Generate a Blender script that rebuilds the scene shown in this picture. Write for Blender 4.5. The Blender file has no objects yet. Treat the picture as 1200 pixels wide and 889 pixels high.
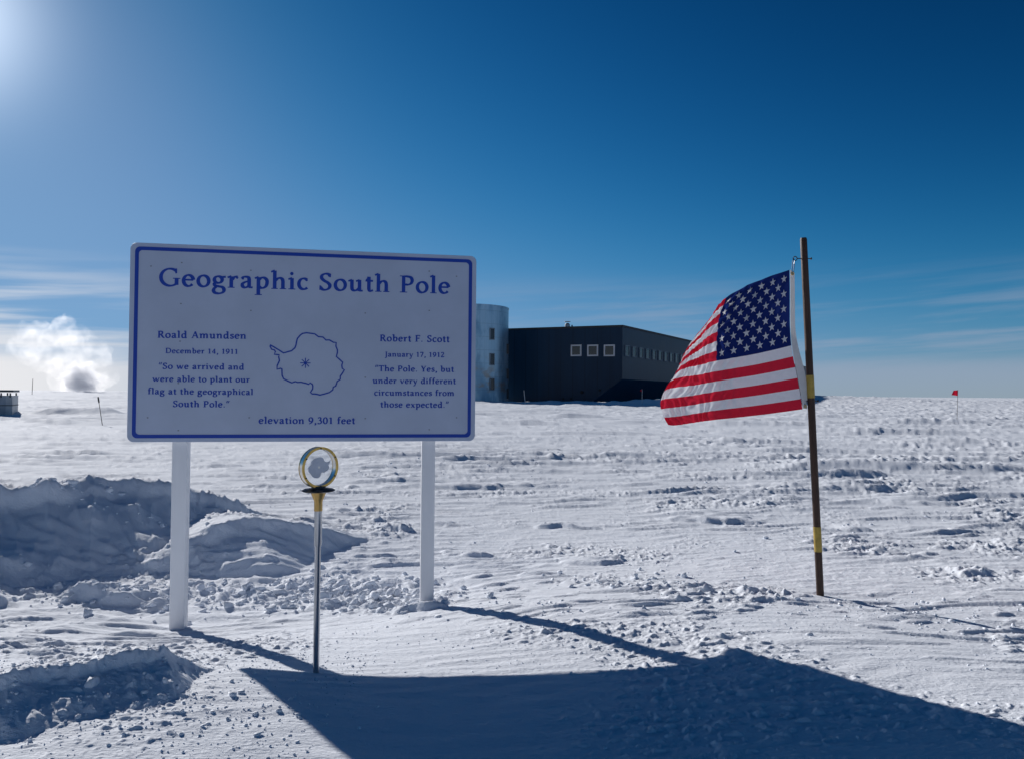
import bpy, math, random
import numpy as np
from mathutils import Vector, Matrix

random.seed(7)
RNG = np.random.default_rng(11)
scene = bpy.context.scene
COL = scene.collection
R = math.radians

# ------------------------------------------------------------------ camera
EYE = Vector((0.0, 0.0, 1.5))
FPX = 840.0                                   # focal length in photo pixels (1200 wide)
PITCH, ROLL = R(1.16), R(0.45)
cr, sr, cp, sp = math.cos(ROLL), math.sin(ROLL), math.cos(PITCH), math.sin(PITCH)
R0, U0, F0 = Vector((1, 0, 0)), Vector((0, -sp, cp)), Vector((0, cp, sp))
AX, AY = cr * R0 + sr * U0, -sr * R0 + cr * U0
cam_data = bpy.data.cameras.new('camera')
cam_data.sensor_width = 36.0
cam_data.lens = FPX / 1200.0 * 36.0
cam_data.clip_start, cam_data.clip_end = 0.05, 60000.0
cam = bpy.data.objects.new('camera', cam_data)
COL.objects.link(cam)
Mx = Matrix((AX, AY, -F0)).transposed().to_4x4()
Mx.translation = EYE
cam.matrix_world = Mx
scene.camera = cam

def ray(px, py):
    return AX * ((px - 600) / FPX) + AY * (-(py - 444.5) / FPX) + F0

def at(px, py, Y):                            # the world point seen at a photo pixel, Y metres ahead
    d = ray(px, py)
    return EYE + d * (Y / d.y)

# ------------------------------------------------------------------ light and sky
SUN_AZ, SUN_EL = R(-40.05), R(22.8)
SUN = Vector((math.sin(SUN_AZ) * math.cos(SUN_EL), math.cos(SUN_AZ) * math.cos(SUN_EL), math.sin(SUN_EL)))
sd = bpy.data.lights.new('sun', 'SUN')
sd.energy, sd.angle, sd.color = 4.6, R(0.53), (1.0, 0.965, 0.93)
sun = bpy.data.objects.new('sun', sd)
COL.objects.link(sun)
sun.rotation_euler = (-SUN).to_track_quat('-Z', 'Y').to_euler()

world = bpy.data.worlds.new('World')
scene.world = world
world.use_nodes = True
wt = world.node_tree
for n in list(wt.nodes): wt.nodes.remove(n)

class NT:                                     # small helper to write node graphs
    def __init__(s, tree): s.t = tree
    def n(s, kind, **kw):
        nd = s.t.nodes.new(kind)
        for k, v in kw.items(): setattr(nd, k, v)
        return nd
    def put(s, sock, v):
        if isinstance(v, bpy.types.NodeSocket): s.t.links.new(v, sock)
        elif v is not None: sock.default_value = v
    def m(s, op, a, b=None, c=None, clamp=False):
        nd = s.n('ShaderNodeMath', operation=op, use_clamp=clamp)
        s.put(nd.inputs[0], a); s.put(nd.inputs[1], b); s.put(nd.inputs[2], c)
        return nd.outputs[0]
    def ramp(s, v, lo, hi, a=0.0, b=1.0):
        nd = s.n('ShaderNodeMapRange', interpolation_type='SMOOTHSTEP')
        s.put(nd.inputs[0], v)
        for i, q in enumerate((lo, hi, a, b)): s.put(nd.inputs[i + 1], q)
        return nd.outputs[0]
    def mix(s, f, a, b, blend='MIX'):
        nd = s.n('ShaderNodeMix', data_type='RGBA', blend_type=blend)
        s.put(nd.inputs[0], f); s.put(nd.inputs[6], a); s.put(nd.inputs[7], b)
        return nd.outputs[2]
    def noise(s, vec, scale, detail=3, rough=0.5, dist=0.0):
        nd = s.n('ShaderNodeTexNoise')
        s.put(nd.inputs['Vector'], vec); nd.inputs['Scale'].default_value = scale
        nd.inputs['Detail'].default_value = detail; nd.inputs['Roughness'].default_value = rough
        nd.inputs['Distortion'].default_value = dist
        return nd.outputs['Fac']
    def map(s, vec, scale=(1, 1, 1), rot=(0, 0, 0), loc=(0, 0, 0)):
        nd = s.n('ShaderNodeMapping')
        s.put(nd.inputs[0], vec); nd.inputs['Scale'].default_value = scale
        nd.inputs['Rotation'].default_value = rot; nd.inputs['Location'].default_value = loc
        return nd.outputs[0]
    def xyz(s, x, y, z):
        nd = s.n('ShaderNodeCombineXYZ')
        s.put(nd.inputs[0], x); s.put(nd.inputs[1], y); s.put(nd.inputs[2], z)
        return nd.outputs[0]

W = NT(wt)
sky = W.n('ShaderNodeTexSky', sky_type='NISHITA')
sky.sun_disc = False
sky.sun_elevation, sky.sun_rotation = SUN_EL, SUN_AZ
sky.altitude, sky.air_density, sky.dust_density, sky.ozone_density = 2800.0, 1.0, 1.5, 4.0
SKY_STRENGTH = 0.05
tc = W.n('ShaderNodeTexCoord')
sepd = W.n('ShaderNodeSeparateXYZ'); wt.links.new(tc.outputs['Generated'], sepd.inputs[0])
dx, dy, dz = sepd.outputs
az = W.m('ARCTAN2', dx, dy)                   # bearing, 0 straight ahead
el = W.m('ARCSINE', dz)
# thin cirrus: long streaks low over the horizon
pv = W.xyz(W.m('MULTIPLY', az, 1.0), W.m('MULTIPLY_ADD', az, -0.05, el), 0.0)
c1 = W.noise(W.map(pv, (2.2, 26, 1), loc=(3.1, 0.7, 0)), 1.0, 5, 0.55, 0.5)
c2 = W.noise(W.map(pv, (5.0, 80, 1), loc=(0.4, 2.3, 0)), 1.0, 4, 0.5, 0.3)
cc = W.m('MULTIPLY_ADD', c2, 0.35, W.m('MULTIPLY', c1, 0.75))
band = W.m('MULTIPLY', W.ramp(el, 0.0, 0.03), W.ramp(el, 0.18, 0.07))
cir = W.m('MULTIPLY', W.ramp(cc, 0.46, 0.70), band)
# bright low bank, strongest under the sun on the left
leftm = W.ramp(az, -0.25, -0.62)
bank_h = W.m('MULTIPLY_ADD', c1, 0.06, 0.010)
bank = W.m('MULTIPLY', W.ramp(W.m('SUBTRACT', el, bank_h), 0.030, -0.014), 1.0)
bank = W.m('MULTIPLY', bank, W.m('MULTIPLY_ADD', leftm, 0.30, 0.62))
fac = W.m('MAXIMUM', W.m('MULTIPLY', cir, W.m('MULTIPLY_ADD', leftm, 0.22, 0.55)), bank, clamp=True)
ccol = W.mix(leftm, (0.335, 0.385, 0.50, 1), (0.86, 0.85, 0.86, 1))
# the thin dry polar air: a deeper, more saturated blue overhead than the sea-level model gives
srgb = W.n('ShaderNodeSeparateColor'); wt.links.new(sky.outputs[0], srgb.inputs[0])
crgb = W.n('ShaderNodeCombineColor')
for i, (top, pw, half) in enumerate(((0.20, 3.7, 0.132), (0.405, 2.5, 0.168), (0.68, 2.6, 0.25))):
    p_ = W.m('POWER', W.m('MULTIPLY', srgb.outputs[i], SKY_STRENGTH), pw)
    v_ = W.m('DIVIDE', W.m('MULTIPLY', p_, top), W.m('ADD', p_, half ** pw))
    wt.links.new(W.m('DIVIDE', v_, SKY_STRENGTH), crgb.inputs[i])
SKYCOL = crgb.outputs[0]
# soft bright glow round the sun, added to the sky colour
sdot = W.n('ShaderNodeVectorMath', operation='DOT_PRODUCT'); wt.links.new(tc.outputs['Generated'], sdot.inputs[0]); sdot.inputs[1].default_value = SUN
ang = W.m('DIVIDE', W.m('ARCCOSINE', W.m('MINIMUM', sdot.outputs['Value'], 0.999999)), R(4.7))
aur = W.m('MULTIPLY', W.m('EXPONENT', W.m('MULTIPLY', W.m('MULTIPLY', ang, ang), -1.0)), 0.80 / SKY_STRENGTH)
aurc = W.n('ShaderNodeVectorMath', operation='SCALE'); aurc.inputs[0].default_value = (.92, .96, 1.0); wt.links.new(aur, aurc.inputs[3])
skya = W.n('ShaderNodeVectorMath', operation='ADD'); wt.links.new(SKYCOL, skya.inputs[0]); wt.links.new(aurc.outputs[0], skya.inputs[1])
SKYCOL = skya.outputs[0]
bg1 = W.n('ShaderNodeBackground'); wt.links.new(SKYCOL, bg1.inputs[0]); bg1.inputs[1].default_value = SKY_STRENGTH
bg2 = W.n('ShaderNodeBackground'); wt.links.new(ccol, bg2.inputs[0]); bg2.inputs[1].default_value = 1.0
mxs = W.n('ShaderNodeMixShader'); wt.links.new(fac, mxs.inputs[0])
wt.links.new(bg1.outputs[0], mxs.inputs[1]); wt.links.new(bg2.outputs[0], mxs.inputs[2])
wo = W.n('ShaderNodeOutputWorld'); wt.links.new(mxs.outputs[0], wo.inputs[0])

scene.view_settings.view_transform = 'Standard'
scene.view_settings.look = 'None'
scene.view_settings.exposure = 0.0
scene.view_settings.gamma = 1.0
scene.view_settings.use_curve_mapping = False
scene.render.engine = 'CYCLES'
scene.cycles.volume_bounces = 8
scene.cycles.max_bounces = 10
scene.cycles.use_denoising = True
scene.cycles.volume_step_rate = 1.0

# ------------------------------------------------------------------ materials
def mat(name, base, rough=0.6, metal=0.0, spec=0.4, var=0.0, vscale=8.0, bump=0.0, bscale=30.0, vec_scale=(1, 1, 1)):
    m = bpy.data.materials.new(name); m.use_nodes = True
    g = NT(m.node_tree); b = m.node_tree.nodes['Principled BSDF']
    b.inputs['Roughness'].default_value = rough; b.inputs['Metallic'].default_value = metal
    b.inputs['Specular IOR Level'].default_value = spec
    co = g.map(g.n('ShaderNodeTexCoord').outputs['Object'], vec_scale)
    if var:
        f = g.ramp(g.noise(co, vscale, 5, 0.6), 0.3, 0.7)
        lo = tuple(c * (1 - var) for c in base) + (1,); hi = tuple(min(1, c * (1 + var * 0.5)) for c in base) + (1,)
        m.node_tree.links.new(g.mix(f, lo, hi), b.inputs['Base Color'])
    else: b.inputs['Base Color'].default_value = tuple(base) + (1,)
    if bump:
        bn = g.n('ShaderNodeBump'); bn.inputs['Strength'].default_value = bump; bn.inputs['Distance'].default_value = 0.01
        m.node_tree.links.new(g.noise(co, bscale, 4, 0.6), bn.inputs['Height'])
        m.node_tree.links.new(bn.outputs[0], b.inputs['Normal'])
    return m

def snow_material():
    m = bpy.data.materials.new('snow'); m.use_nodes = True
    g = NT(m.node_tree); b = m.node_tree.nodes['Principled BSDF']
    co = g.n('ShaderNodeTexCoord').outputs['Object']
    f = g.noise(g.map(co, (0.6, 2.0, 1)), 1.2, 5, 0.6)
    m.node_tree.links.new(g.mix(f, (0.765, 0.805, 0.87, 1), (0.865, 0.89, 0.935, 1)), b.inputs['Base Color'])
    b.inputs['Roughness'].default_value = 0.8; b.inputs['Specular IOR Level'].default_value = 0.04
    n1 = g.noise(g.map(co, (1, 1.8, 1)), 42, 4, 0.65)
    n2 = g.noise(co, 260, 2, 0.5)
    h = g.m('MULTIPLY_ADD', n2, 0.16, n1)
    bn = g.n('ShaderNodeBump'); bn.inputs['Strength'].default_value = 0.55; bn.inputs['Distance'].default_value = 0.012
    m.node_tree.links.new(h, bn.inputs['Height']); m.node_tree.links.new(bn.outputs[0], b.inputs['Normal'])
    return m

SNOW = snow_material()
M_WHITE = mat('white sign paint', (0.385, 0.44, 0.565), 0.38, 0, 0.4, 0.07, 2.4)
M_POST = mat('white post paint', (0.74, 0.74, 0.76), 0.5, 0, 0.4, 0.08, 6.0, 0.15, 60, (1, 1, 0.15))
M_BLUE = mat('blue lettering vinyl', (0.008, 0.045, 0.33), 0.4, 0, 0.3)
M_SCREW = mat('dull screw', (0.20, 0.21, 0.25), 0.5, 0.3)

# ------------------------------------------------------------------ mesh helpers
class MB:
    def __init__(s): s.v, s.f, s.mi = [], [], []
    def add(s, vs, fs, mi=0):
        o = len(s.v); s.v += [tuple(p) for p in vs]
        s.f += [tuple(i + o for i in f) for f in fs]; s.mi += [mi] * len(fs)
    def box(s, c, size, ax=(1, 0, 0), ay=(0, 1, 0), az_=(0, 0, 1), mi=0):
        c, ax, ay, az_ = Vector(c), Vector(ax), Vector(ay), Vector(az_)
        h = [q / 2 for q in size]
        vs = [c + ax * (i * h[0]) + ay * (j * h[1]) + az_ * (k * h[2]) for i in (-1, 1) for j in (-1, 1) for k in (-1, 1)]
        s.add(vs, [(0, 1, 3, 2), (4, 6, 7, 5), (0, 4, 5, 1), (2, 3, 7, 6), (0, 2, 6, 4), (1, 5, 7, 3)], mi)
    def tube(s, pts, rad, n=12, cap=True, mi=0):
        pts = [Vector(p) for p in pts]
        if not hasattr(rad, '__len__'): rad = [rad] * len(pts)
        vs = []; ref = Vector((0.31, 0.22, 0.93)).normalized()
        for i, p in enumerate(pts):
            t = (pts[min(i + 1, len(pts) - 1)] - pts[max(i - 1, 0)]).normalized()
            if abs(t.dot(ref)) > 0.97: ref = Vector((1, 0.1, 0)).normalized()
            u = t.cross(ref).normalized(); w = t.cross(u)
            vs += [p + (u * math.cos(2 * math.pi * k / n) + w * math.sin(2 * math.pi * k / n)) * rad[i] for k in range(n)]
        fs = [(i * n + k, i * n + (k + 1) % n, (i + 1) * n + (k + 1) % n, (i + 1) * n + k) for i in range(len(pts) - 1) for k in range(n)]
        if cap: fs += [tuple(range(n))[::-1], tuple((len(pts) - 1) * n + k for k in range(n))]
        s.add(vs, fs, mi)
    def lathe(s, prof, n=32, mi=0):           # profile of (radius, z), about the local z axis
        vs = [(r * math.cos(2 * math.pi * k / n), r * math.sin(2 * math.pi * k / n), z) for r, z in prof for k in range(n)]
        fs = [(i * n + k, i * n + (k + 1) % n, (i + 1) * n + (k + 1) % n, (i + 1) * n + k) for i in range(len(prof) - 1) for k in range(n)]
        s.add(vs, fs, mi)
    def prism(s, poly, t0, t1, mi=0):         # polygon of (x, z) extruded along local y
        n = len(poly)
        vs = [(x, t0, z) for x, z in poly] + [(x, t1, z) for x, z in poly]
        fs = [tuple(range(n)), tuple(range(2 * n - 1, n - 1, -1))] + [(i, i + n, (i + 1) % n + n, (i + 1) % n) for i in range(n)]
        s.add(vs, fs, mi)
    def build(s, name, mats, parent=None, smooth=False, bevel=0.0):
        me = bpy.data.meshes.new(name); me.from_pydata(s.v, [], s.f)
        mats = mats if isinstance(mats, (list, tuple)) else [mats]
        for m in mats: me.materials.append(m)
        me.polygons.foreach_set('material_index', s.mi)
        import bmesh
        bm = bmesh.new(); bm.from_mesh(me); bmesh.ops.recalc_face_normals(bm, faces=bm.faces); bm.to_mesh(me); bm.free()
        if smooth:
            me.polygons.foreach_set('use_smooth', [True] * len(me.polygons))
            me.set_sharp_from_angle(angle=R(38))
        ob = bpy.data.objects.new(name, me); COL.objects.link(ob); ob.parent = parent
        if bevel:
            bv = ob.modifiers.new('edge', 'BEVEL'); bv.width = bevel; bv.segments = 2; bv.limit_method = 'ANGLE'
        return ob

def tag(o, label=None, cat=None, group=None, kind=None):
    for k, v in (('label', label), ('category', cat), ('group', group), ('kind', kind)):
        if v: o[k] = v
    return o

def thing(name, loc, label, cat, rotz=0.0, group=None):
    o = bpy.data.objects.new(name, None); COL.objects.link(o)
    o.location = loc; o.rotation_euler = (0, 0, rotz); o.empty_display_size = 0.2
    return tag(o, label, cat, group)

# ------------------------------------------------------------------ snow surface
PERM = RNG.permutation(512).astype(np.int32)
GA = RNG.uniform(0, 2 * np.pi, 512).astype(np.float32); GX, GY = np.cos(GA), np.sin(GA)

def pn(x, y, seed=0):                          # gradient noise, about -0.7 .. 0.7
    x = np.asarray(x, np.float32) + seed * 17.31; y = np.asarray(y, np.float32) + seed * 7.77
    xi = np.floor(x).astype(np.int32); yi = np.floor(y).astype(np.int32)
    fx = x - xi; fy = y - yi
    u = fx * fx * fx * (fx * (fx * 6 - 15) + 10); v = fy * fy * fy * (fy * (fy * 6 - 15) + 10)
    def g(i, j):
        h = PERM[(PERM[(xi + i) & 511] + yi + j) & 511]
        return GX[h] * (fx - i) + GY[h] * (fy - j)
    a = g(0, 0); b = g(1, 0); c = g(0, 1); d = g(1, 1)
    return (a + (b - a) * u) + ((c + (d - c) * u) - (a + (b - a) * u)) * v

def ss(x, a, b):
    t = np.clip((x - a) / (b - a), 0, 1); return t * t * (3 - 2 * t)

# ground heights read off the shadows of the sign, the posts and the flagpole
CP = [(-1.07, 2.86, .40), (-.75, 2.48, .41), (-.49, 2.17, .41), (1.02, 3.24, .355), (1.26, 2.95, .38), (1.48, 2.7, .385),
      (1.72, 2.41, .41), (-2.05, 4.43, .02), (-1.95, 4.31, .05), (-1.27, 3.5, .246), (-.92, 3.08, .333), (-.53, 4.7, .10),
      (-.42, 4.59, .138), (.01, 4.07, .237), (.36, 3.66, .298), (.67, 3.29, .315), (1.98, 4.6, .234), (2.11, 4.44, .233),
      (2.42, 4.07, .264), (2.68, 3.76, .273), (0, .5, .41), (-2, .5, .41), (2, .5, .41), (3, 2, .38), (-2.0, 2.2, .40), (-2.2, 3.2, .28),
      (-3.2, 3.4, .25), (-3.4, 4.6, .06), (4, 4.5, .24), (5, 6.5, .12), (2, 6.5, .12), (0, 6.5, .05), (-2, 6, .04), (-4, 5.7, .03), (-6, 5, .05),
      (7, 5, .18), (-7, 9, .05), (-3, 9, .05), (0, 9, .05), (3, 9, .07), (6, 9, .07), (9, 9, .07), (0, -2, .4), (-5, 1, .35), (5, 1, .36)]
CP = np.array(CP)
def _tps(r2): return np.where(r2 > 1e-9, r2 * np.log(np.maximum(r2, 1e-9)), 0)
_d2 = ((CP[:, None, :2] - CP[None, :, :2]) ** 2).sum(-1)
_N = len(CP); _A = np.zeros((_N + 3, _N + 3)); _A[:_N, :_N] = _tps(_d2) + np.eye(_N) * 0.02
_A[:_N, _N] = 1; _A[:_N, _N + 1:] = CP[:, :2]; _A[_N:, :_N] = _A[:_N, _N:].T
_w = np.linalg.solve(_A, np.concatenate([CP[:, 2], np.zeros(3)]))

def base_height(x, y):
    out = np.full(x.shape, 0.06, np.float32)
    r = np.hypot(x, y - 3.0); m = r < 10.5
    xs, ys = x[m], y[m]
    acc = np.full(xs.shape, _w[_N]) + _w[_N + 1] * xs + _w[_N + 2] * ys
    for i in range(_N):
        acc += _w[i] * _tps((xs - CP[i, 0]) ** 2 + (ys - CP[i, 1]) ** 2)
    k = ss(r[m], 6.5, 10.0)
    out[m] = acc * (1 - k) + 0.06 * k
    return out

# the big drift behind the sign: crest (x, y, crest height above the ground)
RIDGE = np.array([(-9, 7.1, .42), (-6.6, 6.9, .50), (-4.9, 6.8, .52), (-4.0, 6.7, .53), (-3.0, 6.35, .46), (-2.3, 6.0, .33), (-1.8, 5.7, .17), (-1.2, 5.5, .02)])
# lens-shaped drifts with a steep side away from the wind: px, py in the photo, length m, width m, height m
DRIFTS = [(848, 604, 1.0, .55, .12), (1075, 551, 5.2, 1.3, .26), (945, 559, 3.4, 1.0, .20), (1010, 575, 2.2, .7, .10), (1130, 533, 4.0, 1.2, .18), (985, 530, 4.0, 1.1, .18), (700, 510, 5, 1.6, .25), (1050, 508, 7, 2.4, .34), (880, 498, 7, 2.4, .34), (1162, 682, .42, .28, .075), (650, 529, 1.6, .8, .16),
          (742, 537, 1.8, .8, .16), (62, 495, 2.6, 1.6, .32), (1100, 497, 6, 3, .4), (600, 497, 3, 2, .3), (675, 489, 3.6, 3, .55), (900, 520, 3, 1.4, .2),
          (170, 505, 2.0, 1.2, .2), (90, 532, 2.2, .7, .13), (30, 533, 1.3, .6, .12), (120, 570, .7, .5, .10), (70, 520, 1.6, .8, .14), (1150, 520, 3, 1.5, .2),
          (560, 640, .5, .3, .06), (700, 655, .55, .3, .07), (670, 610, .5, .3, .07), (450, 610, .6, .3, .08), (1010, 615, .5, .3, .06), (1090, 590, .8, .4, .07),
          (250, 545, 1.2, .5, .1), (330, 560, .8, .4, .09), (800, 560, 1.0, .5, .08), (560, 570, .9, .4, .08), (1170, 590, .8, .4, .08)]

def drift(x, y, cx, cy, L, Wd, h):
    u = (x - cx) / (L / 2); v = (y - cy) / (Wd / 2)
    u = u + 0.25 * v
    lens = np.clip(1 - u * u, 0, 1)
    prof = np.where(v > 0, np.exp(-(v / 1.0) ** 2 * 0.8), np.clip(1 + v * 2.4, 0, 1) ** 0.8)
    return h * lens ** 0.7 * prof

def clods(x, y, f, seed, thr):                 # isolated lumps on an otherwise smooth crust
    n = pn(x * f, y * f * 1.25, seed)
    return np.clip(n - thr, 0, None)

def height(x, y):
    x = np.asarray(x, np.float64); y = np.asarray(y, np.float64)
    r = np.hypot(x, y)
    h = base_height(x, y).astype(np.float64)
    wx = x + .25 * pn(x * .9, y * .9, 3); wy = y + .25 * pn(x * .9, y * .9, 4)
    far = ss(r, 6, 16)
    h += far * (.10 * pn(x * .06, y * .06, 1) + .05 * pn(x * .2, y * .2, 2)) + ss(r, 40, 200) * 0.25 * pn(x * .02, y * .02, 5)
    h += np.clip(1 - np.abs(x + 170) / 170, 0, 1) * ss(y, 60, 200) * .6     # the snow rises a little on the left
    # sastrugi, long axis about across the view
    c, s = math.cos(R(-9)), math.sin(R(-9))
    a = wx * c - wy * s; b = wx * s + wy * c
    s1 = (1 - np.abs(pn(a * .13, b * .75, 6)) * 2.6).clip(0) ** 3
    s2 = (1 - np.abs(pn(a * .7, b * 2.2, 7)) * 2.6).clip(0) ** 3
    patch = ss(pn(x * .13, y * .2, 8), -.15, .3)
    mid = ss(r, 4.5, 10)
    h += mid * (.085 * s1 * ss(r, 7, 14) * (.3 + .7 * patch) + .035 * s2 * (.25 + .75 * patch))
    h += ss(r, 25, 60) * .16 * (1 - np.abs(pn(a * .05, b * .28, 12)) * 2.6).clip(0) ** 3
    # scattered lumps
    p2 = ss(pn(x * .8, y * 1.0, 9), .0, .34)
    p3 = ss(pn(x * .35, y * .5, 10), -.2, .25)
    near = ss(r, 36, 14)
    def flake(fa, fb, seed, thr, pw=.6):           # thin wind-cut plates with a sharp lip
        return np.clip((pn(a * fa, b * fb, seed) - thr) / (.7 - thr), 0, 1) ** pw
    def lump(f, seed, thr, pw=.75, st=1.35):       # low broken crumbs with steep edges and blunt tops
        return np.clip((pn(wx * f, y * f * st, seed) - thr) / (.62 - thr), 0, 1) ** pw
    h += near * (.035 * lump(2.6, 20, .32) * p3 * ss(r, 5, 8) + (.030 * lump(5.6, 21, .30) * p2 * (.3 + p3) + .020 * lump(11.0, 22, .25) * (p2 + .12 * ss(r, 4.5, 6))) * (.4 + .6 * ss(r, 3.2, 4.8))
                 + .014 * lump(21.0, 24, .23) * (.16 + .22 * ss(r, 4.3, 6) + p2) * ss(r, 16, 8) + .0055 * lump(38.0, 29, .20) * (.12 + p2) * ss(r, 7, 3.5))
    h += ss(r, 3.2, 4.6) * ss(r, 40, 15) * (.022 * flake(1.4, 6.5, 60, .23) * (.3 + p3) + .026 * flake(3.4, 9.0, 61, .24) * (.25 + p3) + .016 * flake(7, 17, 62, .22) * (.35 + p2) * ss(r, 26, 13))
    h += ss(r, 6, 11) * (.060 * flake(.32, 2.3, 63, .23) * (.3 + p3) + .05 * flake(.75, 4.4, 64, .22) * ss(r, 38, 15))
    h += ss(r, 18, 35) * .16 * flake(.11, .95, 65, .23) * ss(r, 300, 100) + ss(r, 60, 110) * .36 * flake(.028, .26, 66, .22)
    h += 1.45 * np.exp(-((x - 62) / 34) ** 2 - ((y - 150) / 35) ** 2)
    fl_ = (1 - np.abs(pn(a * 1.1, b * 4.6, 26)) * 3).clip(0) ** 2
    h += .006 * pn(a * 4, b * 14, 23) * ss(r, 14, 5) + (.018 * fl_ * ss(pn(x * .5, y * .8, 28), -.1, .25)) * ss(r, 3.6, 5.5) * ss(r, 40, 15)
    # two drifts with a lip towards the sun and a long shaded lee slope
    DR_ = np.zeros(x.shape)
    def lee_drift(cx, cy, q0, q1, taper, hgt, lip, slope, wind, sc, seed, bow):
        sel = (np.abs(x - cx) < 6 * wind + 2) & (np.abs(y - cy) < 6 * wind + 2)
        xs_, ys_ = x[sel] - cx, y[sel] - cy
        p_ = xs_ * .643 - ys_ * .766; q_ = xs_ * .766 + ys_ * .643
        n1 = pn(x[sel] * 1.3 / sc, y[sel] * 1.3 / sc, seed); n2 = pn(x[sel] * 4 / sc, y[sel] * 4 / sc, seed + 1); n3 = pn(x[sel] * 11 / sc, y[sel] * 11 / sc, seed + 2)
        pc = sc * (.26 * n1 + .05 * n2 + .015 * n3) + bow * q_ * q_
        hq = hgt * ss(q_, q0, q0 + taper) * ss(q_, q1, q1 - taper) * (1 + .30 * pn(q_ * .8 / sc, q_ * 0 + 3.3, seed + 3))
        d_ = p_ - pc
        front = np.clip(hq * (1 - lip * ss(d_, 0, .16 * sc)) - slope * np.clip(d_, 0, None), 0, None)
        back = hq * np.exp(-(d_ / wind) ** 2)
        g_ = np.where(d_ > 0, front, back)
        on = ss(front, 0, .25 * hgt) * (d_ > 0) + np.exp(-(d_ / (.3 * sc)) ** 2) * (d_ <= 0) * ss(hq, 0, .4 * hgt)
        fl2 = (1 - np.abs(pn(p_ * .55 / sc, q_ * 2.6 / sc, seed + 4)) * 2.4).clip(0) ** 2 + .5 * (1 - np.abs(pn(p_ * 1.2 / sc, q_ * 6 / sc, seed + 5)) * 2.4).clip(0) ** 2
        crest = np.exp(-((d_ + .02 * sc) / (.16 * sc)) ** 2) * ss(hq, .2 * hgt, .6 * hgt)
        g_ = g_ + on * hgt * (.060 * fl2 + .03 * n1 + .006 * n3) + crest * hgt * (.14 * clods(x[sel], y[sel], 4.2 / sc, seed + 6, .13) + .18 * clods(x[sel], y[sel], 11 / sc, seed + 7, .14))
        DR_[sel] = np.maximum(DR_[sel], g_)
    lee_drift(-3.95, 6.75, -3.6, 2.1, 1.7, .56, .17, .365, 1.9, 1.0, 70, -.03)
    lee_drift(-2.45, 6.30, -1.1, 1.5, 1.3, .30, .15, .36, 1.6, 1.0, 90, -.05)
    lee_drift(-1.40, 2.66, -.62, .32, .26, .120, .24, .36, .45, .22, 80, -.20)
    h += drift(x + .06 * pn(x * 7, y * 7, 59), y + .05 * pn(x * 7, y * 7, 61), -.58, 4.60, .34, .24, .06)
    h = h + DR_
    # churned snow along the foot of the drift and round the left post
    def blob(cx, cy, rx, ry): return np.exp(-(((x - cx) / rx) ** 2 + ((y - cy) / ry) ** 2))
    ch = np.clip(blob(-2.9, 5.3, 1.1, .30) + blob(-1.35, 5.35, .7, .40) + blob(-.75, 4.95, .45, .3) + .9 * blob(-4.2, 5.0, .7, .3) + .5 * blob(-2.2, 2.75, .5, .3), 0, 1)
    h += .75 * ch * (.05 * np.abs(pn(x * 2.4, y * 3.0, 34)) + .10 * clods(wx, wy, 3.4, 35, .12) + .055 * lump(7.0, 39, .16, .8, 1.1) + .028 * lump(14, 45, .16, .8, 1.1) + .011 * lump(30, 41, .14, .8, 1.1))
    dx_ = wx + .22 * pn(x * 2.1, y * 2.1, 50) + .10 * pn(x * 5, y * 5, 51); dy_ = wy + .16 * pn(x * 2.3, y * 2.3, 52) + .10 * pn(x * 5.5, y * 5.5, 53)
    brk = .72 + .55 * np.abs(pn(x * 1.4, y * 1.4, 54)) * 2
    # shaded lump at the foot of the drift
    h += (drift(dx_, dy_, -2.75, 5.02, .8, .5, .09) + drift(dx_, dy_, -3.9, 4.75, .8, .5, .15)) * brk
    lx_ = x + .5 * pn(x * .5, y * .5, 55); ly_ = y + .35 * pn(x * .45, y * .6, 56) + .05 * pn(x * 1.6, y * 2.2, 57)
    bl_ = .85 + .3 * pn(x * .5, y * .5, 58)
    for px, py, L, Wd, hgt in DRIFT3:
        if L > 2.4: h += drift(lx_, ly_, px, py, L, Wd, hgt * (.62 if py < 60 else 1.0)) * bl_
        else: h += drift(dx_, dy_, px, py, L, Wd, hgt * .62) * brk
    return h

DRIFT3 = []
for px, py, L, Wd, hgt in DRIFTS:              # where those drifts lie on the snow
    d = ray(px, py); t = (0.08 - 1.5) / d.z if py > 470 else 40
    if py > 590: t = (0.16 - 1.5) / d.z
    DRIFT3.append((d.x * t, d.y * t + .1, L, Wd, hgt))
DRIFT3 += [(19.5, 92, 16, 9, 1.0), (29, 92, 18, 9, 1.5), (10, 101, 14, 8, .5), (-24.3, 40.0, 5.2, 4, .9)]

def ground(x, y):
    return float(height(np.array([x]), np.array([y]))[0])

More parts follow.
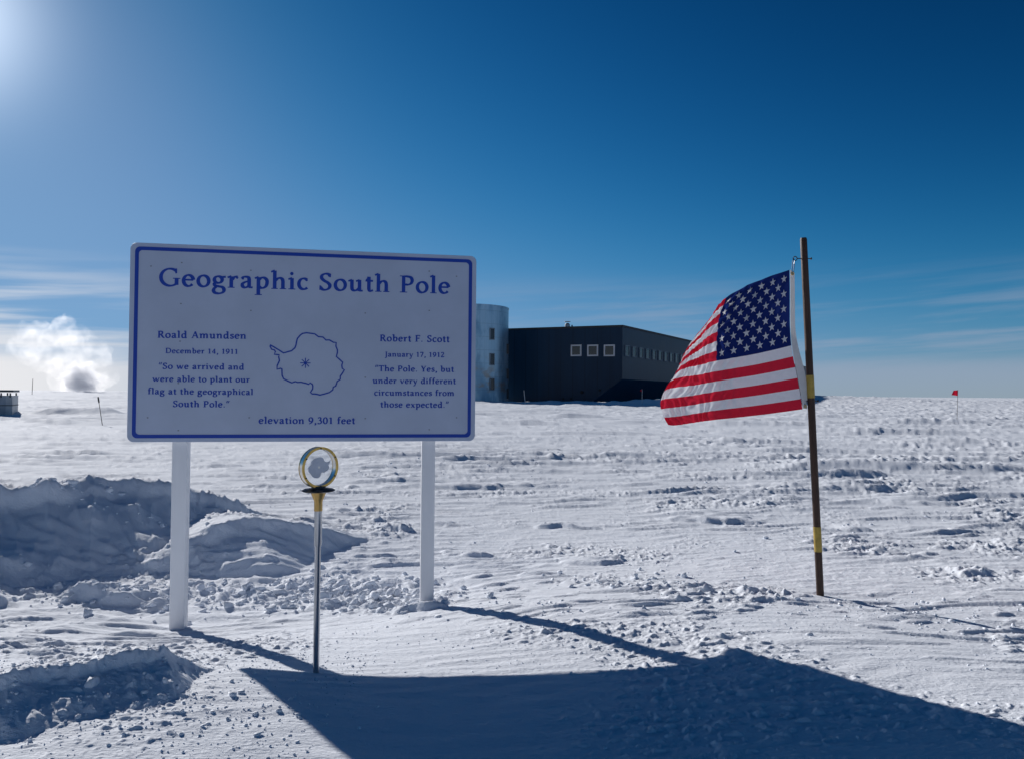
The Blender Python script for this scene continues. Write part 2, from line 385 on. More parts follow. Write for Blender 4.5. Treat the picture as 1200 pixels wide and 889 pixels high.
def build_ground():
    fine = np.concatenate([np.linspace(-56, -38, 91)[:-1], np.linspace(-38, 38, 1040), np.linspace(38, 56, 91)[1:]]); co = np.linspace(56, 304, 101)[1:-1]
    ang = np.radians(np.concatenate([fine, co]))
    ys = np.arange(1150, 490, -0.62); near = 1.3 * 840 / (ys - 461.0)
    far = np.geomspace(near[-1], 420, 190)[1:]; vf = np.geomspace(420, 40000, 26)[1:]
    rr = np.concatenate([np.linspace(.06, near[0], 22)[:-1], near, far, vf])
    nA, nR = len(ang), len(rr)
    Rg, Ag = np.meshgrid(rr, ang, indexing='ij')
    X, Y = (Rg * np.sin(Ag)).ravel(), (Rg * np.cos(Ag)).ravel()
    Z = height(X, Y)
    co3 = np.stack([X, Y, Z], 1).astype(np.float32)
    i = np.arange(nR - 1)[:, None] * nA; j = np.arange(nA)[None, :]; k = (j + 1) % nA
    q = np.stack([i + j, i + nA + j, i + nA + k, i + k], -1).reshape(-1, 4)
    q = q[:, ::-1]
    centre = len(co3)
    co3 = np.vstack([co3, [[0, 0, ground(0, 0)]]]).astype(np.float32)
    tri = np.stack([np.full(nA, centre), (np.arange(nA) + 1) % nA, np.arange(nA)], 1)
    me = bpy.data.meshes.new('snow_ground')
    me.vertices.add(len(co3)); me.vertices.foreach_set('co', co3.ravel())
    me.loops.add(q.size + tri.size); me.loops.foreach_set('vertex_index', np.concatenate([q.ravel(), tri.ravel()]).astype(np.int32))
    me.polygons.add(len(q) + len(tri))
    me.polygons.foreach_set('loop_start', np.concatenate([np.arange(len(q)) * 4, len(q) * 4 + np.arange(len(tri)) * 3]).astype(np.int32))
    me.polygons.foreach_set('use_smooth', np.ones(len(q) + len(tri), bool))
    me.update(calc_edges=True); me.validate()
    me.materials.append(SNOW)
    o = bpy.data.objects.new('snow_ground', me); COL.objects.link(o)
    tag(o, kind='structure')
    return o
build_ground()

# loose crumbs and lumps of snow
def build_clods():
    import bmesh
    protos = []
    for sub in (1, 2):
        bm = bmesh.new(); bmesh.ops.create_icosphere(bm, subdivisions=sub, radius=1.0)
        protos.append((np.array([v.co[:] for v in bm.verts]), np.array([[v.index for v in f.verts] for f in bm.faces]))); bm.free()
    P = []
    def scatter(n, x0, x1, y0, y1, lo, hi, thr, fx=.8, seed=9):
        x = RNG.uniform(x0, x1, n * 4); y = RNG.uniform(y0, y1, n * 4)
        keep = (pn(x * fx, y * fx * 1.25, seed) > thr) & (np.abs(x) < y * .8 + .4)
        x, y = x[keep][:n], y[keep][:n]
        s = lo * (hi / lo) ** (RNG.random(len(x)) ** 2.8)
        P.append(np.stack([x, y, s], 1))
    scatter(1300, -3, 4, 1.7, 5, .002, .009, .16)
    scatter(900, -4, 6, 3, 8, .004, .015, .17)
    scatter(600, -8, 9, 7, 16, .006, .026, .14, .35, 10)
    scatter(140, -4, 5, 2.4, 9, .008, .03, -.6)
    for cx, cy, rx, ry, n, lo, hi in ((-2.9, 5.25, 1.0, .3, 420, .006, .045), (-1.35, 5.3, .65, .4, 620, .006, .05), (-.75, 4.9, .4, .25, 260, .006, .045), (-1.75, 2.55, .7, .28, 380, .003, .016),
                                      (-1.0, 2.4, .30, .2, 160, .003, .013), (.2, 4.3, .5, .3, 120, .003, .014), (2.3, 4.1, .6, .4, 150, .004, .020), (-3.9, 6.6, .9, .2, 60, .012, .05), (1.0, 5.2, .7, .4, 120, .005, .03)):
        P.append(np.stack([cx + RNG.normal(0, .6, n) * rx, cy + RNG.normal(0, .6, n) * ry, lo * (hi / lo) ** (RNG.random(n) ** 2.4)], 1))
    for x0, x1, y0, y1, n in ((-2.6, -.6, 1.75, 3.4, 3400), (-1.2, 1.2, 3.0, 4.2, 700), (.8, 3.4, 3.0, 4.6, 1400)):
        P.append(np.stack([RNG.uniform(x0, x1, n), RNG.uniform(y0, y1, n), .0016 * 4.2 ** (RNG.random(n) ** 2)], 1))
    P = np.concatenate(P); Zg = height(P[:, 0], P[:, 1])
    V, Fc, off = [], [], 0
    for (x, y, s), z in zip(P, Zg):
        pv_, pf = protos[1 if s > .025 else 0]
        q = pv_ * (1 + .28 * np.sin(pv_ @ RNG.normal(0, 2.6, 3) + RNG.uniform(0, 6))[:, None] + .14 * np.sin(pv_ @ RNG.normal(0, 5, 3))[:, None])
        a = RNG.uniform(0, 6.28); sc = np.array([RNG.uniform(.8, 1.5), RNG.uniform(.7, 1.1), RNG.uniform(.5, .9)]) * s
        
        for _ in range(5):                          # broken faces
            nr_ = RNG.normal(0, 1, 3); nr_ /= np.linalg.norm(nr_); q = q - np.clip(q @ nr_ - RNG.uniform(.35, .75), 0, None)[:, None] * nr_
        q = q * sc; q = np.stack([q[:, 0] * math.cos(a) - q[:, 1] * math.sin(a), q[:, 0] * math.sin(a) + q[:, 1] * math.cos(a), q[:, 2]], 1)
        V.append(q + (x, y, z + sc[2] * .35)); Fc.append(pf + off); off += len(q)
    V = np.concatenate(V).astype(np.float32); Fc = np.concatenate(Fc).astype(np.int32)
    me = bpy.data.meshes.new('snow_crumbs')
    me.vertices.add(len(V)); me.vertices.foreach_set('co', V.ravel())
    me.loops.add(Fc.size); me.loops.foreach_set('vertex_index', Fc.ravel())
    me.polygons.add(len(Fc)); me.polygons.foreach_set('loop_start', (np.arange(len(Fc)) * 3).astype(np.int32))
    me.update(calc_edges=True); me.materials.append(SNOW)
    o = bpy.data.objects.new('snow_crumbs', me); COL.objects.link(o)
    tag(o, 'loose crumbs and broken lumps of snow scattered over the crust', 'snow', kind='stuff')
build_clods()

# ------------------------------------------------------------------ station building
P_A, P_B = at(592, 474, 122.0), at(729, 474, 114.0)
P_A.z = P_B.z = 0.0
P_C = at(951, 467, 280.0); P_C.z = 0.0
Z_TOP = at(728, 381.3, 114.0).z
Z_UND = at(728, 444, 114.0).z
dAB = (P_B - P_A); LAB = dAB.length; eA = dAB.normalized()
dBC = (P_C - P_B); LBC = dBC.length; eB = dBC.normalized()
nEnd = Vector((eA.y, -eA.x, 0)); nSide = Vector((eB.y, -eB.x, 0))
if nEnd.dot(P_A) > 0: nEnd = -nEnd
if nSide.dot(P_B) > 0 and nSide.x < 0: nSide = -nSide

def cladding(name, base, rough, seam):
    m = bpy.data.materials.new(name); m.use_nodes = True
    g = NT(m.node_tree); b = m.node_tree.nodes['Principled BSDF']
    co = g.n('ShaderNodeTexCoord').outputs['Object']
    f = g.noise(g.map(co, (.25, .25, .06)), 1.0, 5, .6)
    st = g.noise(g.map(co, (1.6, 1.6, .05)), 1.0, 3, .6)
    w = g.n('ShaderNodeSeparateXYZ'); m.node_tree.links.new(co, w.inputs[0])
    along = g.m('MULTIPLY_ADD', w.outputs[0], .85, g.m('MULTIPLY', w.outputs[1], .52))
    fr = g.m('FRACT', g.m('MULTIPLY', along, 1 / seam)); line = g.m('LESS_THAN', fr, .06)
    k = g.m('MULTIPLY', g.m('MULTIPLY_ADD', f, .8, g.m('MULTIPLY_ADD', st, .5, .35)), g.m('MULTIPLY_ADD', line, -.35, 1.0))
    col = g.mix(1.0, tuple(base) + (1,), k, 'MULTIPLY')
    m.node_tree.links.new(col, b.inputs['Base Color'])
    b.inputs['Roughness'].default_value = rough; b.inputs['Specular IOR Level'].default_value = .22
    return m
M_CLAD = cladding('charcoal cladding', (.004, .027, .060), .42, 1.2)
M_ROOF = mat('roof edge', (.03, .03, .035), .6)
M_FRAME = mat('pale window frame', (.62, .60, .60), .5)
M_FRAME2 = mat('dark window frame', (.16, .19, .22), .5)
M_GLASS = mat('dark window glass', (.012, .015, .02), .12, 0, .6)
M_UNDER = mat('dark underside', (.012, .012, .014), .8)

bld = thing('station_building', (P_B.x, P_B.y, 0), 'long dark two storey building with chamfered end and three white framed windows', 'building')
def L3(p): return Vector(p) - Vector((P_B.x, P_B.y, 0))
def prof(zmax, inset=0.0):
    c = (at(689, 474, 115).x - P_A.x) / eA.x
    return [(0, -.3), (0, zmax), (LAB, zmax), (LAB, Z_UND), (c, -.3)]
def extrude(poly, d0, d1):
    mb = MB(); n = len(poly); vs = []
    for d in (d0, d1):
        for s_, z in poly:
            vs.append(L3(P_A + eA * s_ + eB * d + Vector((0, 0, z))))
    fs = [tuple(range(n)), tuple(range(2 * n - 1, n - 1, -1))] + [(i, i + n, (i + 1) % n + n, (i + 1) % n) for i in range(n)]
    mb.add(vs, fs); return mb
body = extrude(prof(Z_TOP - .25), 0, LBC)
for i in (5, 6):                                # sloped underside faces stay in the same mesh
    pass
body.build('wall', M_CLAD, bld)
rf = MB()
o3 = [P_A - eA * .12 - eB * .12, P_B + eA * .12 - eB * .12, P_C + eA * .12 + eB * .12, P_A + eB * (LBC + .12) - eA * .12]
vs = [L3(p + Vector((0, 0, Z_TOP - .247))) for p in o3] + [L3(p + Vector((0, 0, Z_TOP + .05))) for p in o3]
rf.add(vs, [(0, 1, 2, 3), (7, 6, 5, 4)] + [(i, (i + 1) % 4, (i + 1) % 4 + 4, i + 4) for i in range(4)])
roof = rf.build('roof', M_ROOF, bld)

def on_plane(px, py, p0, nrm):
    d = ray(px, py); return EYE + d * ((p0 - EYE).dot(nrm) / d.dot(nrm))
def window(c, ax, nrm, w, h, fw, fm):
    c = L3(c); f = MB(); up = Vector((0, 0, 1))
    for sgn in (-1, 1):
        f.box(c + ax * (sgn * (w / 2 + fw / 2)) + nrm * .05, (fw, .16, h + 2 * fw), ax, nrm, up)
        f.box(c + up * (sgn * (h / 2 + fw / 2)) + nrm * .05, (w, .16, fw), ax, nrm, up)
    fo = f.build('window', fm, bld)
    g = MB(); g.box(c + nrm * .02, (w, .08, h), ax, nrm, up); g.build('pane', M_GLASS, fo)
for px in (675.3, 694.7, 714.2):
    c = on_plane(px, 410.8, P_B, nEnd); window(c, eA, nEnd, 1.38, 1.42, .22, M_FRAME)
z_w = on_plane(736, 411.5, P_B, nSide).z
for k in range(22):
    d = 1.9 + k * 3.15
    window(P_B + eB * d + Vector((0, 0, z_w)), eB, nSide, 1.5, 1.5, .12, M_FRAME2)
v = MB(); pc = L3(P_A + eA * (LAB * .405) + eB * 6 + Vector((0, 0, Z_TOP + .05)))
v.tube([pc, pc + Vector((0, 0, .95))], .45, 16); v.tube([pc + Vector((0, 0, .95)), pc + Vector((0, 0, 1.2))], [.45, .25], 16)
v.build('roof_vent', mat('galvanised vent', (.35, .38, .4), .45, .5), roof, True)
v = MB(); v.lathe([(0, 0), (.55, 0), (.55, .06), (0, .09)], 16); vo = v.build('vent_cap', mat('vent cap', (.5, .5, .5), .5, .4), roof); vo.location = pc + Vector((0, 0, 1.42))
v = MB(); v.tube([pc + eA * .85, pc + eA * .85 + Vector((0, 0, .85))], .12, 10); v.build('flue_pipe', M_ROOF, roof, True)
# dark fixtures low on the end wall
for px, py, s_ in ((682, 459.5, .55), (703, 457, .38), (660, 467, .3), (669, 467, .3)):
    f = MB(); c = L3(on_plane(px, py, P_B, nEnd)); f.tube([c + nEnd * -.1, c + nEnd * .12], s_ / 2, 12); f.build('wall_port', M_UNDER, bld, True)

# ------------------------------------------------------------------ round metal stair tower
tcx = at(551, 474, 116.0)
tower = thing('stair_tower', (tcx.x, tcx.y, 0), 'round blue grey metal tower with rust stains and small windows', 'tower')
TR_ = 6.1; TZ = at(557, 356, 110).z
def tower_material():
    m = bpy.data.materials.new('weathered galvanised metal'); m.use_nodes = True
    g = NT(m.node_tree); b = m.node_tree.nodes['Principled BSDF']
    co = g.n('ShaderNodeTexCoord').outputs['Object']
    streak = g.noise(g.map(co, (1.3, 1.3, .12)), 1.0, 5, .6, .3)
    blot = g.noise(g.map(co, (.5, .5, .16)), 1.0, 4, .6)
    sp_ = g.n('ShaderNodeSeparateXYZ'); m.node_tree.links.new(co, sp_.inputs[0]); z = sp_.outputs[2]
    band = g.m('LESS_THAN', g.m('FRACT', g.m('MULTIPLY', z, 1 / 2.05)), .035)
    angl = g.m('ARCTAN2', sp_.outputs[1], sp_.outputs[0])
    seam = g.m('LESS_THAN', g.m('FRACT', g.m('MULTIPLY', angl, 5.2)), .03)
    base = g.mix(streak, (.20, .36, .47, 1), (.42, .54, .62, 1))
    base = g.mix(g.ramp(blot, .45, .62), base, (.17, .30, .41, 1))
    zr = g.m('MULTIPLY', g.ramp(z, 9.0, 3.0), g.ramp(z, .6, 2.2))
    rust = g.m('MULTIPLY', g.ramp(g.noise(g.map(co, (.5, .5, .9), loc=(4, 2, 1)), 1.0, 4, .65), .47, .68), zr)
    base = g.mix(g.m('MULTIPLY', rust, .75), base, (.30, .22, .15, 1))
    base = g.mix(g.m('MULTIPLY', g.m('MAXIMUM', band, seam), .35), base, (.12, .15, .18, 1))
    m.node_tree.links.new(base, b.inputs['Base Color'])
    b.inputs['Metallic'].default_value = .55; b.inputs['Roughness'].default_value = .33
    return m
t = MB(); t.lathe([(TR_, -.4), (TR_, TZ - .25), (TR_ + .06, TZ - .25), (TR_ + .06, TZ), (0.01, TZ + .25)], 96)
t.build('shell', tower_material(), tower, True)
def tower_pt(px, py):
    d = ray(px, py); o = EYE - Vector((tcx.x, tcx.y, 0)); a_ = d.x ** 2 + d.y ** 2; b_ = 2 * (o.x * d.x + o.y * d.y); c_ = o.x ** 2 + o.y ** 2 - TR_ ** 2
    s_ = (-b_ - math.sqrt(b_ * b_ - 4 * a_ * c_)) / (2 * a_); return o + d * s_
for py, hh in ((391.5, 1.6), (421, 1.6), (450, 1.65), (474.5, 1.0)):
    p = tower_pt(576.5, py); nrm = Vector((p.x, p.y, 0)).normalized(); ax = Vector((-nrm.y, nrm.x, 0))
    f = MB()
    for sg in (-1, 1):
        f.box(p + ax * (sg * .37), (.12, .3, hh + .24), ax, nrm); f.box(p + Vector((0, 0, sg * (hh / 2 + .06))), (.62, .3, .12), ax, nrm)
    fo = f.build('window', M_FRAME2, tower); g = MB(); g.box(p + nrm * .03, (.62, .1, hh), ax, nrm); g.build('pane', M_GLASS, fo)
for py in (409, 438, 461):                       # brackets on the right flank of the tower
    p = tower_pt(594.3, py); g = MB(); g.box(p * 1.0 + Vector((.1, 0, 0)), (.35, .6, 1.6)); g.build('wall_bracket', M_ROOF, tower)

# ------------------------------------------------------------------ sign
DL, DR = 4.38, 4.74
S_TL, S_BL, S_BR, S_TR = at(154, 284, DL), at(148.5, 518, DL), at(556.5, 516, DR), at(556.5, 300.5, DR)
s_bot = (S_BL + S_BR) / 2
sx = (S_BR - S_BL); sx.z = 0; SWID = sx.length; sx.normalize()
SHGT = ((S_TL - S_BL).length + (S_TR - S_BR).length) / 2
s_n = Vector((sx.y, -sx.x, 0)).normalized()       # towards the viewer
s_o = Vector((s_bot.x, s_bot.y, (S_BL.z + S_BR.z) / 2)) - sx * (SWID / 2)   # lower left corner of the face
base_z = ground(s_bot.x, s_bot.y)
sign = thing('pole_sign', (s_o.x, s_o.y, 0), 'large white sign with blue border and lettering on two white posts', 'sign', math.atan2(sx.y, sx.x))
# local frame: x along the board, -y towards the viewer, z up
OZ = s_o.z
def face(px, py):
    p = on_plane(px, py, s_o, s_n) - s_o; return p.dot(sx), p.z
def rrect(x0, z0, x1, z1, r, n=8):
    out = []
    for cx, cz, a0 in ((x1 - r, z1 - r, 0), (x0 + r, z1 - r, 90), (x0 + r, z0 + r, 180), (x1 - r, z0 + r, 270)):
        out += [(cx + r * math.cos(R(a0 + 90 * k / n)), cz + r * math.sin(R(a0 + 90 * k / n))) for k in range(n + 1)]
    return out
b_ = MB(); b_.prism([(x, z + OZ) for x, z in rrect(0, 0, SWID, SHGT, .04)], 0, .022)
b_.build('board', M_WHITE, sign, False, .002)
bo = MB(); oi, oo = rrect(.050, .046, SWID - .050, SHGT - .046, .022), rrect(.028, .024, SWID - .028, SHGT - .024, .03)
n = len(oi)
bo.add([(x, -.0012, z + OZ) for x, z in oo] + [(x, -.0012, z + OZ) for x, z in oi], [(i, (i + 1) % n, (i + 1) % n + n, i + n) for i in range(n)])
bo.build('border_line', M_BLUE, sign)
for px_t, px_b, py_b in ((209.0, 206.3, 741), (502.5, 502.5, 714)):
    lx = face(px_t, 516)[0]; wp = sign.location + sx * lx
    gz = ground(wp.x, wp.y)
    p = MB(); p.box((lx, .022 + .047 + .001, (gz - .3 + OZ + SHGT - .12) / 2), (.088, .09, OZ + SHGT - .12 - gz + .3))
    p.build('post', M_POST, sign, False, .006)
for px, py in ((213, 308), (177, 312), (294, 317), (503, 318), (535, 324), (212, 356), (294, 364), (428, 367), (503, 364), (428, 442), (535, 489), (503, 503), (209, 504), (173, 489), (292, 489), (428, 490), (211, 400), (209, 449)):
    x, z = face(px, py); q = MB(); q.prism([(x + .0055 * math.cos(a), z + OZ + .0042 * math.sin(a)) for a in np.linspace(0, 2 * math.pi, 11)[:-1]], -.0009, .002); q.build('screw', M_SCREW, sign)

# --- a broad-nib roman alphabet, drawn as pen strokes
T, TH, PEN = .112, .040, R(14)
G = {}
def gl(ch, adv, *st): G[ch] = (adv, st)
def E(cx, cy, rx, ry, a0=0, a1=360): return ('p', [(cx + rx * math.cos(R(a0 + (a1 - a0) * k / 26)), cy + ry * math.sin(R(a0 + (a1 - a0) * k / 26))) for k in range(27)])
def C(*p): return ('c', p)
def V(x, y0, y1, t=1.0): return ('v', x, y0, y1, t)
def S(x, y, w): return ('s', x, y, w)
def Lk(x0, y0, x1, y1, w): return ('l', x0, y0, x1, y1, w)
def D(x, y, r): return ('d', x, y, r)
def FL(x, y): return Lk(x - .12, y - .055, x + .02, y + .005, .042)       # flag serif at the top of a stem
X, CAP, ASC = .47, .69, .73
gl('o', .54, E(.27, .235, .195, .215)); gl('c', .46, E(.26, .235, .185, .215, 48, 318), D(.375, .385, .045))
gl('e', .50, E(.255, .235, .18, .215, 8, 322), Lk(.09, .265, .43, .265, .04))
gl('a', .52, C((.09, .36), (.14, .435), (.24, .45), (.33, .42), (.355, .33)), V(.355, .03, .345), Lk(.34, .04, .49, .035, .045), C((.36, .275), (.22, .245), (.11, .17), (.115, .07), (.2, .025), (.30, .06), (.36, .13)), D(.11, .375, .042))
gl('n', .62, V(.15, 0, .45), FL(.13, .455), S(.15, 0, .25), C((.19, .34), (.27, .42), (.36, .44), (.44, .39), (.465, .30)), V(.465, 0, .31), S(.47, 0, .25))
gl('m', .92, V(.15, 0, .45), FL(.13, .455), S(.15, 0, .25), C((.19, .34), (.26, .42), (.34, .44), (.42, .39), (.445, .30)), V(.445, 0, .31), S(.445, 0, .23), C((.49, .34), (.56, .42), (.64, .44), (.72, .39), (.745, .30)), V(.745, 0, .31), S(.75, 0, .25))
gl('h', .62, V(.15, 0, ASC), FL(.13, ASC), S(.15, 0, .25), C((.19, .34), (.27, .42), (.36, .44), (.44, .39), (.465, .30)), V(.465, 0, .31), S(.47, 0, .25))
gl('u', .62, V(.15, .14, .46), FL(.13, .455), C((.15, .16), (.175, .06), (.27, .025), (.36, .06), (.43, .13)), V(.45, 0, .46), FL(.43, .455), Lk(.44, .02, .58, .025, .04))
gl('i', .31, V(.155, 0, .45), FL(.135, .455), S(.155, 0, .27), D(.145, .63, .068))
gl('l', .31, V(.155, 0, ASC), FL(.135, ASC), S(.155, 0, .27))
gl('r', .43, V(.15, 0, .45), FL(.13, .455), S(.15, 0, .26), C((.19, .32), (.25, .41), (.32, .44), (.38, .42)), D(.365, .405, .05))
gl('t', .36, V(.165, .10, .60), C((.165, .12), (.19, .045), (.25, .025), (.33, .06)), Lk(.03, .435, .33, .435, .045), Lk(.05, .44, .165, .59, .03))
gl('p', .58, V(.15, -.26, .45), FL(.13, .455), S(.15, -.26, .27), C((.19, .36), (.27, .43), (.38, .425), (.465, .34), (.475, .23), (.44, .11), (.35, .035), (.25, .03), (.18, .08)))
gl('b', .58, V(.15, .05, ASC), FL(.13, ASC), C((.19, .36), (.27, .43), (.38, .425), (.465, .34), (.475, .23), (.44, .11), (.35, .035), (.24, .03), (.14, .06)))
gl('d', .60, V(.44, .0, ASC), FL(.42, ASC), Lk(.43, .02, .57, .03, .04), C((.42, .36), (.36, .43), (.26, .435), (.15, .38), (.11, .25), (.12, .13), (.19, .04), (.29, .03), (.41, .12)))
gl('g', .54, E(.24, .305, .145, .13), Lk(.33, .40, .52, .425, .05), C((.15, .20), (.10, .14), (.13, .075), (.25, .045), (.40, .01), (.46, -.09), (.41, -.19), (.27, -.235), (.13, -.21), (.07, -.13), (.10, -.04), (.18, .03)))
gl('s', .43, C((.35, .38), (.30, .435), (.20, .44), (.12, .39), (.13, .31), (.23, .25), (.33, .19), (.345, .10), (.27, .035), (.17, .03), (.08, .09)), Lk(.345, .44, .35, .34, .035), Lk(.08, .13, .08, .02, .035))
gl('v', .56, Lk(.09, .455, .28, .01, .105), Lk(.475, .455, .295, .01, .045), ('s', .09, .455, .23), ('s', .475, .455, .19))
gl('w', .82, Lk(.09, .455, .25, .01, .10), Lk(.41, .44, .265, .01, .045), Lk(.39, .455, .55, .01, .10), Lk(.735, .455, .565, .01, .045), ('s', .09, .455, .22), ('s', .735, .455, .18))
gl('y', .56, Lk(.09, .455, .28, .01, .105), Lk(.475, .455, .24, -.16, .045), C((.25, -.13), (.20, -.22), (.13, -.24), (.06, -.21)), ('s', .09, .455, .23), ('s', .475, .455, .19))
gl('x', .55, Lk(.11, .45, .44, .01, .105), Lk(.44, .45, .10, .01, .042), S(.10, .455, .21), S(.44, .455, .18), S(.10, 0, .18), S(.44, 0, .21))
gl('f', .37, V(.16, 0, .60), S(.16, 0, .27), C((.16, .58), (.19, .68), (.27, .72), (.36, .69)), Lk(.03, .435, .32, .435, .045), D(.355, .675, .042))
gl('G', .80, E(.42, .345, .335, .33, 50, 322), V(.655, .05, .29), S(.655, .325, .27), Lk(.635, .69, .635, .50, .04))
gl('S', .55, C((.45, .58), (.38, .655), (.26, .665), (.14, .60), (.125, .49), (.22, .39), (.36, .31), (.445, .21), (.41, .09), (.29, .025), (.17, .035), (.075, .12)), Lk(.45, .68, .455, .53, .035), Lk(.075, .19, .07, .01, .035))
gl('P', .62, V(.17, 0, CAP), S(.17, 0, .30), S(.12, CAP, .20), C((.17, .655), (.30, .66), (.46, .62), (.515, .50), (.47, .38), (.36, .325), (.24, .33)))
gl('R', .70, V(.17, 0, CAP), S(.17, 0, .28), S(.12, CAP, .20), C((.17, .655), (.30, .66), (.44, .62), (.485, .51), (.45, .41), (.34, .355), (.20, .36)), Lk(.33, .36, .58, .02, .105), Lk(.56, .02, .70, .0, .04))
gl('A', .74, Lk(.38, .68, .12, .02, .045), Lk(.37, .69, .61, .02, .11), Lk(.20, .24, .52, .24, .04), S(.11, 0, .23), S(.62, 0, .26))
gl('D', .78, V(.17, 0, CAP), S(.14, 0, .24), S(.14, CAP, .24), C((.17, .655), (.36, .655), (.55, .60), (.66, .47), (.67, .32), (.61, .15), (.46, .05), (.30, .03), (.17, .035)))
gl('F', .56, V(.17, 0, CAP), S(.17, 0, .30), S(.12, CAP, .20), Lk(.17, .665, .52, .665, .05), Lk(.505, .69, .515, .55, .04), Lk(.17, .36, .44, .36, .045), Lk(.43, .43, .43, .29, .035))
gl('J', .36, V(.19, -.05, CAP), S(.19, CAP, .30), C((.19, -.03), (.17, -.12), (.08, -.17), (.0, -.15)))
gl('T', .64, V(.32, 0, CAP), S(.32, 0, .30), Lk(.03, .665, .61, .665, .05), Lk(.045, .69, .035, .54, .04), Lk(.595, .69, .605, .54, .04))
gl('Y', .66, V(.33, 0, .34), S(.33, 0, .30), Lk(.10, .67, .33, .31, .105), Lk(.56, .67, .34, .31, .045), S(.10, CAP, .24), S(.56, CAP, .20))
gl('0', .54, E(.27, .335, .19, .315)); gl('1', .50, V(.26, 0, .66), S(.26, 0, .30), Lk(.10, .57, .27, .66, .04))
gl('2', .52, C((.08, .55), (.15, .64), (.27, .655), (.38, .60), (.39, .49), (.30, .33), (.18, .18), (.06, .04)), Lk(.06, .04, .45, .04, .08), Lk(.44, .02, .46, .14, .035))
gl('3', .52, C((.09, .57), (.17, .645), (.29, .65), (.37, .57), (.34, .44), (.21, .37)), C((.21, .365), (.35, .35), (.43, .23), (.39, .09), (.27, .02), (.15, .03), (.06, .08)))
gl('4', .54, V(.36, 0, .66, .9), S(.36, 0, .26), Lk(.36, .64, .05, .19, .045), Lk(.04, .19, .50, .19, .055))
gl('7', .52, Lk(.05, .63, .46, .63, .07), Lk(.45, .62, .17, .0, .09), Lk(.065, .66, .06, .52, .035))
gl('9', .54, E(.26, .44, .175, .205), C((.435, .46), (.43, .32), (.36, .17), (.25, .07), (.10, .0)))
gl('.', .27, D(.13, .055, .066)); gl(',', .27, D(.135, .055, .066), C((.17, .06), (.165, -.03), (.12, -.09), (.07, -.13)))
gl('"', .40, Lk(.07, .50, .17, .76, .05), Lk(.25, .50, .35, .76, .05)); gl(' ', .30)

def crom(p, k=7):
    p = [Vector(q) for q in p]; out = []
    for i in range(len(p) - 1):
        a, b, c, d = p[max(i - 1, 0)], p[i], p[i + 1], p[min(i + 2, len(p) - 1)]
        for j in range(k):
            t_ = j / k; out.append(.5 * ((2 * b) + (c - a) * t_ + (2 * a - 5 * b + 4 * c - d) * t_ ** 2 + (3 * b - a - 3 * c + d) * t_ ** 3))
    return [tuple(q) for q in out] + [tuple(p[-1])]

BOLD = [0.0]
def stroke(mb, pts, put, lay, fixed=None):
    closed = (Vector(pts[0]) - Vector(pts[-1])).length < 1e-4
    if closed: pts = pts[:-1]
    n = len(pts); vs = []
    for i in range(n):
        a = Vector(pts[i - 1 if (i or closed) else 0]); b = Vector(pts[(i + 1) % n if closed else min(i + 1, n - 1)])
        d = (b - a).normalized(); th = math.atan2(d.y, d.x)
        w = (fixed or TH + (T - TH) * abs(math.sin(th - PEN)) ** 1.25) + BOLD[0]
        nr = Vector((-d.y, d.x)) * w / 2
        vs += [put(pts[i][0] + nr.x, pts[i][1] + nr.y, lay), put(pts[i][0] - nr.x, pts[i][1] - nr.y, lay)]
    m = n if closed else n - 1
    mb.add(vs, [(2 * i, 2 * i + 1, (2 * i + 3) % (2 * n), (2 * i + 2) % (2 * n)) for i in range(m)])

def text(string, p0, p1, name, space=.045, vs=1.0, label=None):
    (x0, z0), (x1, z1) = p0, p1
    total = sum(G[c][0] + space for c in string) - space
    k = (x1 - x0) / (total - .06); mb = MB(); cx = -.04
    for ch in string:
        adv, st = G[ch]
        def put(x, y, lay, cx=cx):
            xx = (cx + x) * k
            return (x0 + xx, -.0008 - lay * .00012, OZ + z0 + (z1 - z0) * xx / (x1 - x0) + y * k * vs)
        for lay, s_ in enumerate(st):
            if s_[0] == 'p': stroke(mb, s_[1], put, lay)
            elif s_[0] == 'c': stroke(mb, crom(s_[1]), put, lay)
            elif s_[0] == 'v': stroke(mb, [(s_[1], s_[2]), (s_[1], s_[3])], put, lay, T * s_[4])
            elif s_[0] == 'l': stroke(mb, [(s_[1], s_[2]), (s_[3], s_[4])], put, lay, s_[5])
            elif s_[0] == 's':
                y = s_[2]; y0, y1 = (y, y + .036) if y < .4 and y != .325 else (y - .036, y)
                x, w = s_[1], s_[3]
                mb.add([put(x - w / 2, y0, lay), put(x + w / 2, y0, lay), put(x + w / 2, y1, lay), put(x - w / 2, y1, lay)], [(0, 1, 2, 3)])
            elif s_[0] == 'd':
                mb.add([put(s_[1] + s_[3] * math.cos(a), s_[2] + s_[3] * math.sin(a), lay) for a in np.linspace(0, 2 * math.pi, 15)[:-1]], [tuple(range(14))])
        cx += adv + space
    o = mb.build(name, M_BLUE, sign)
    if label: o['label'] = label
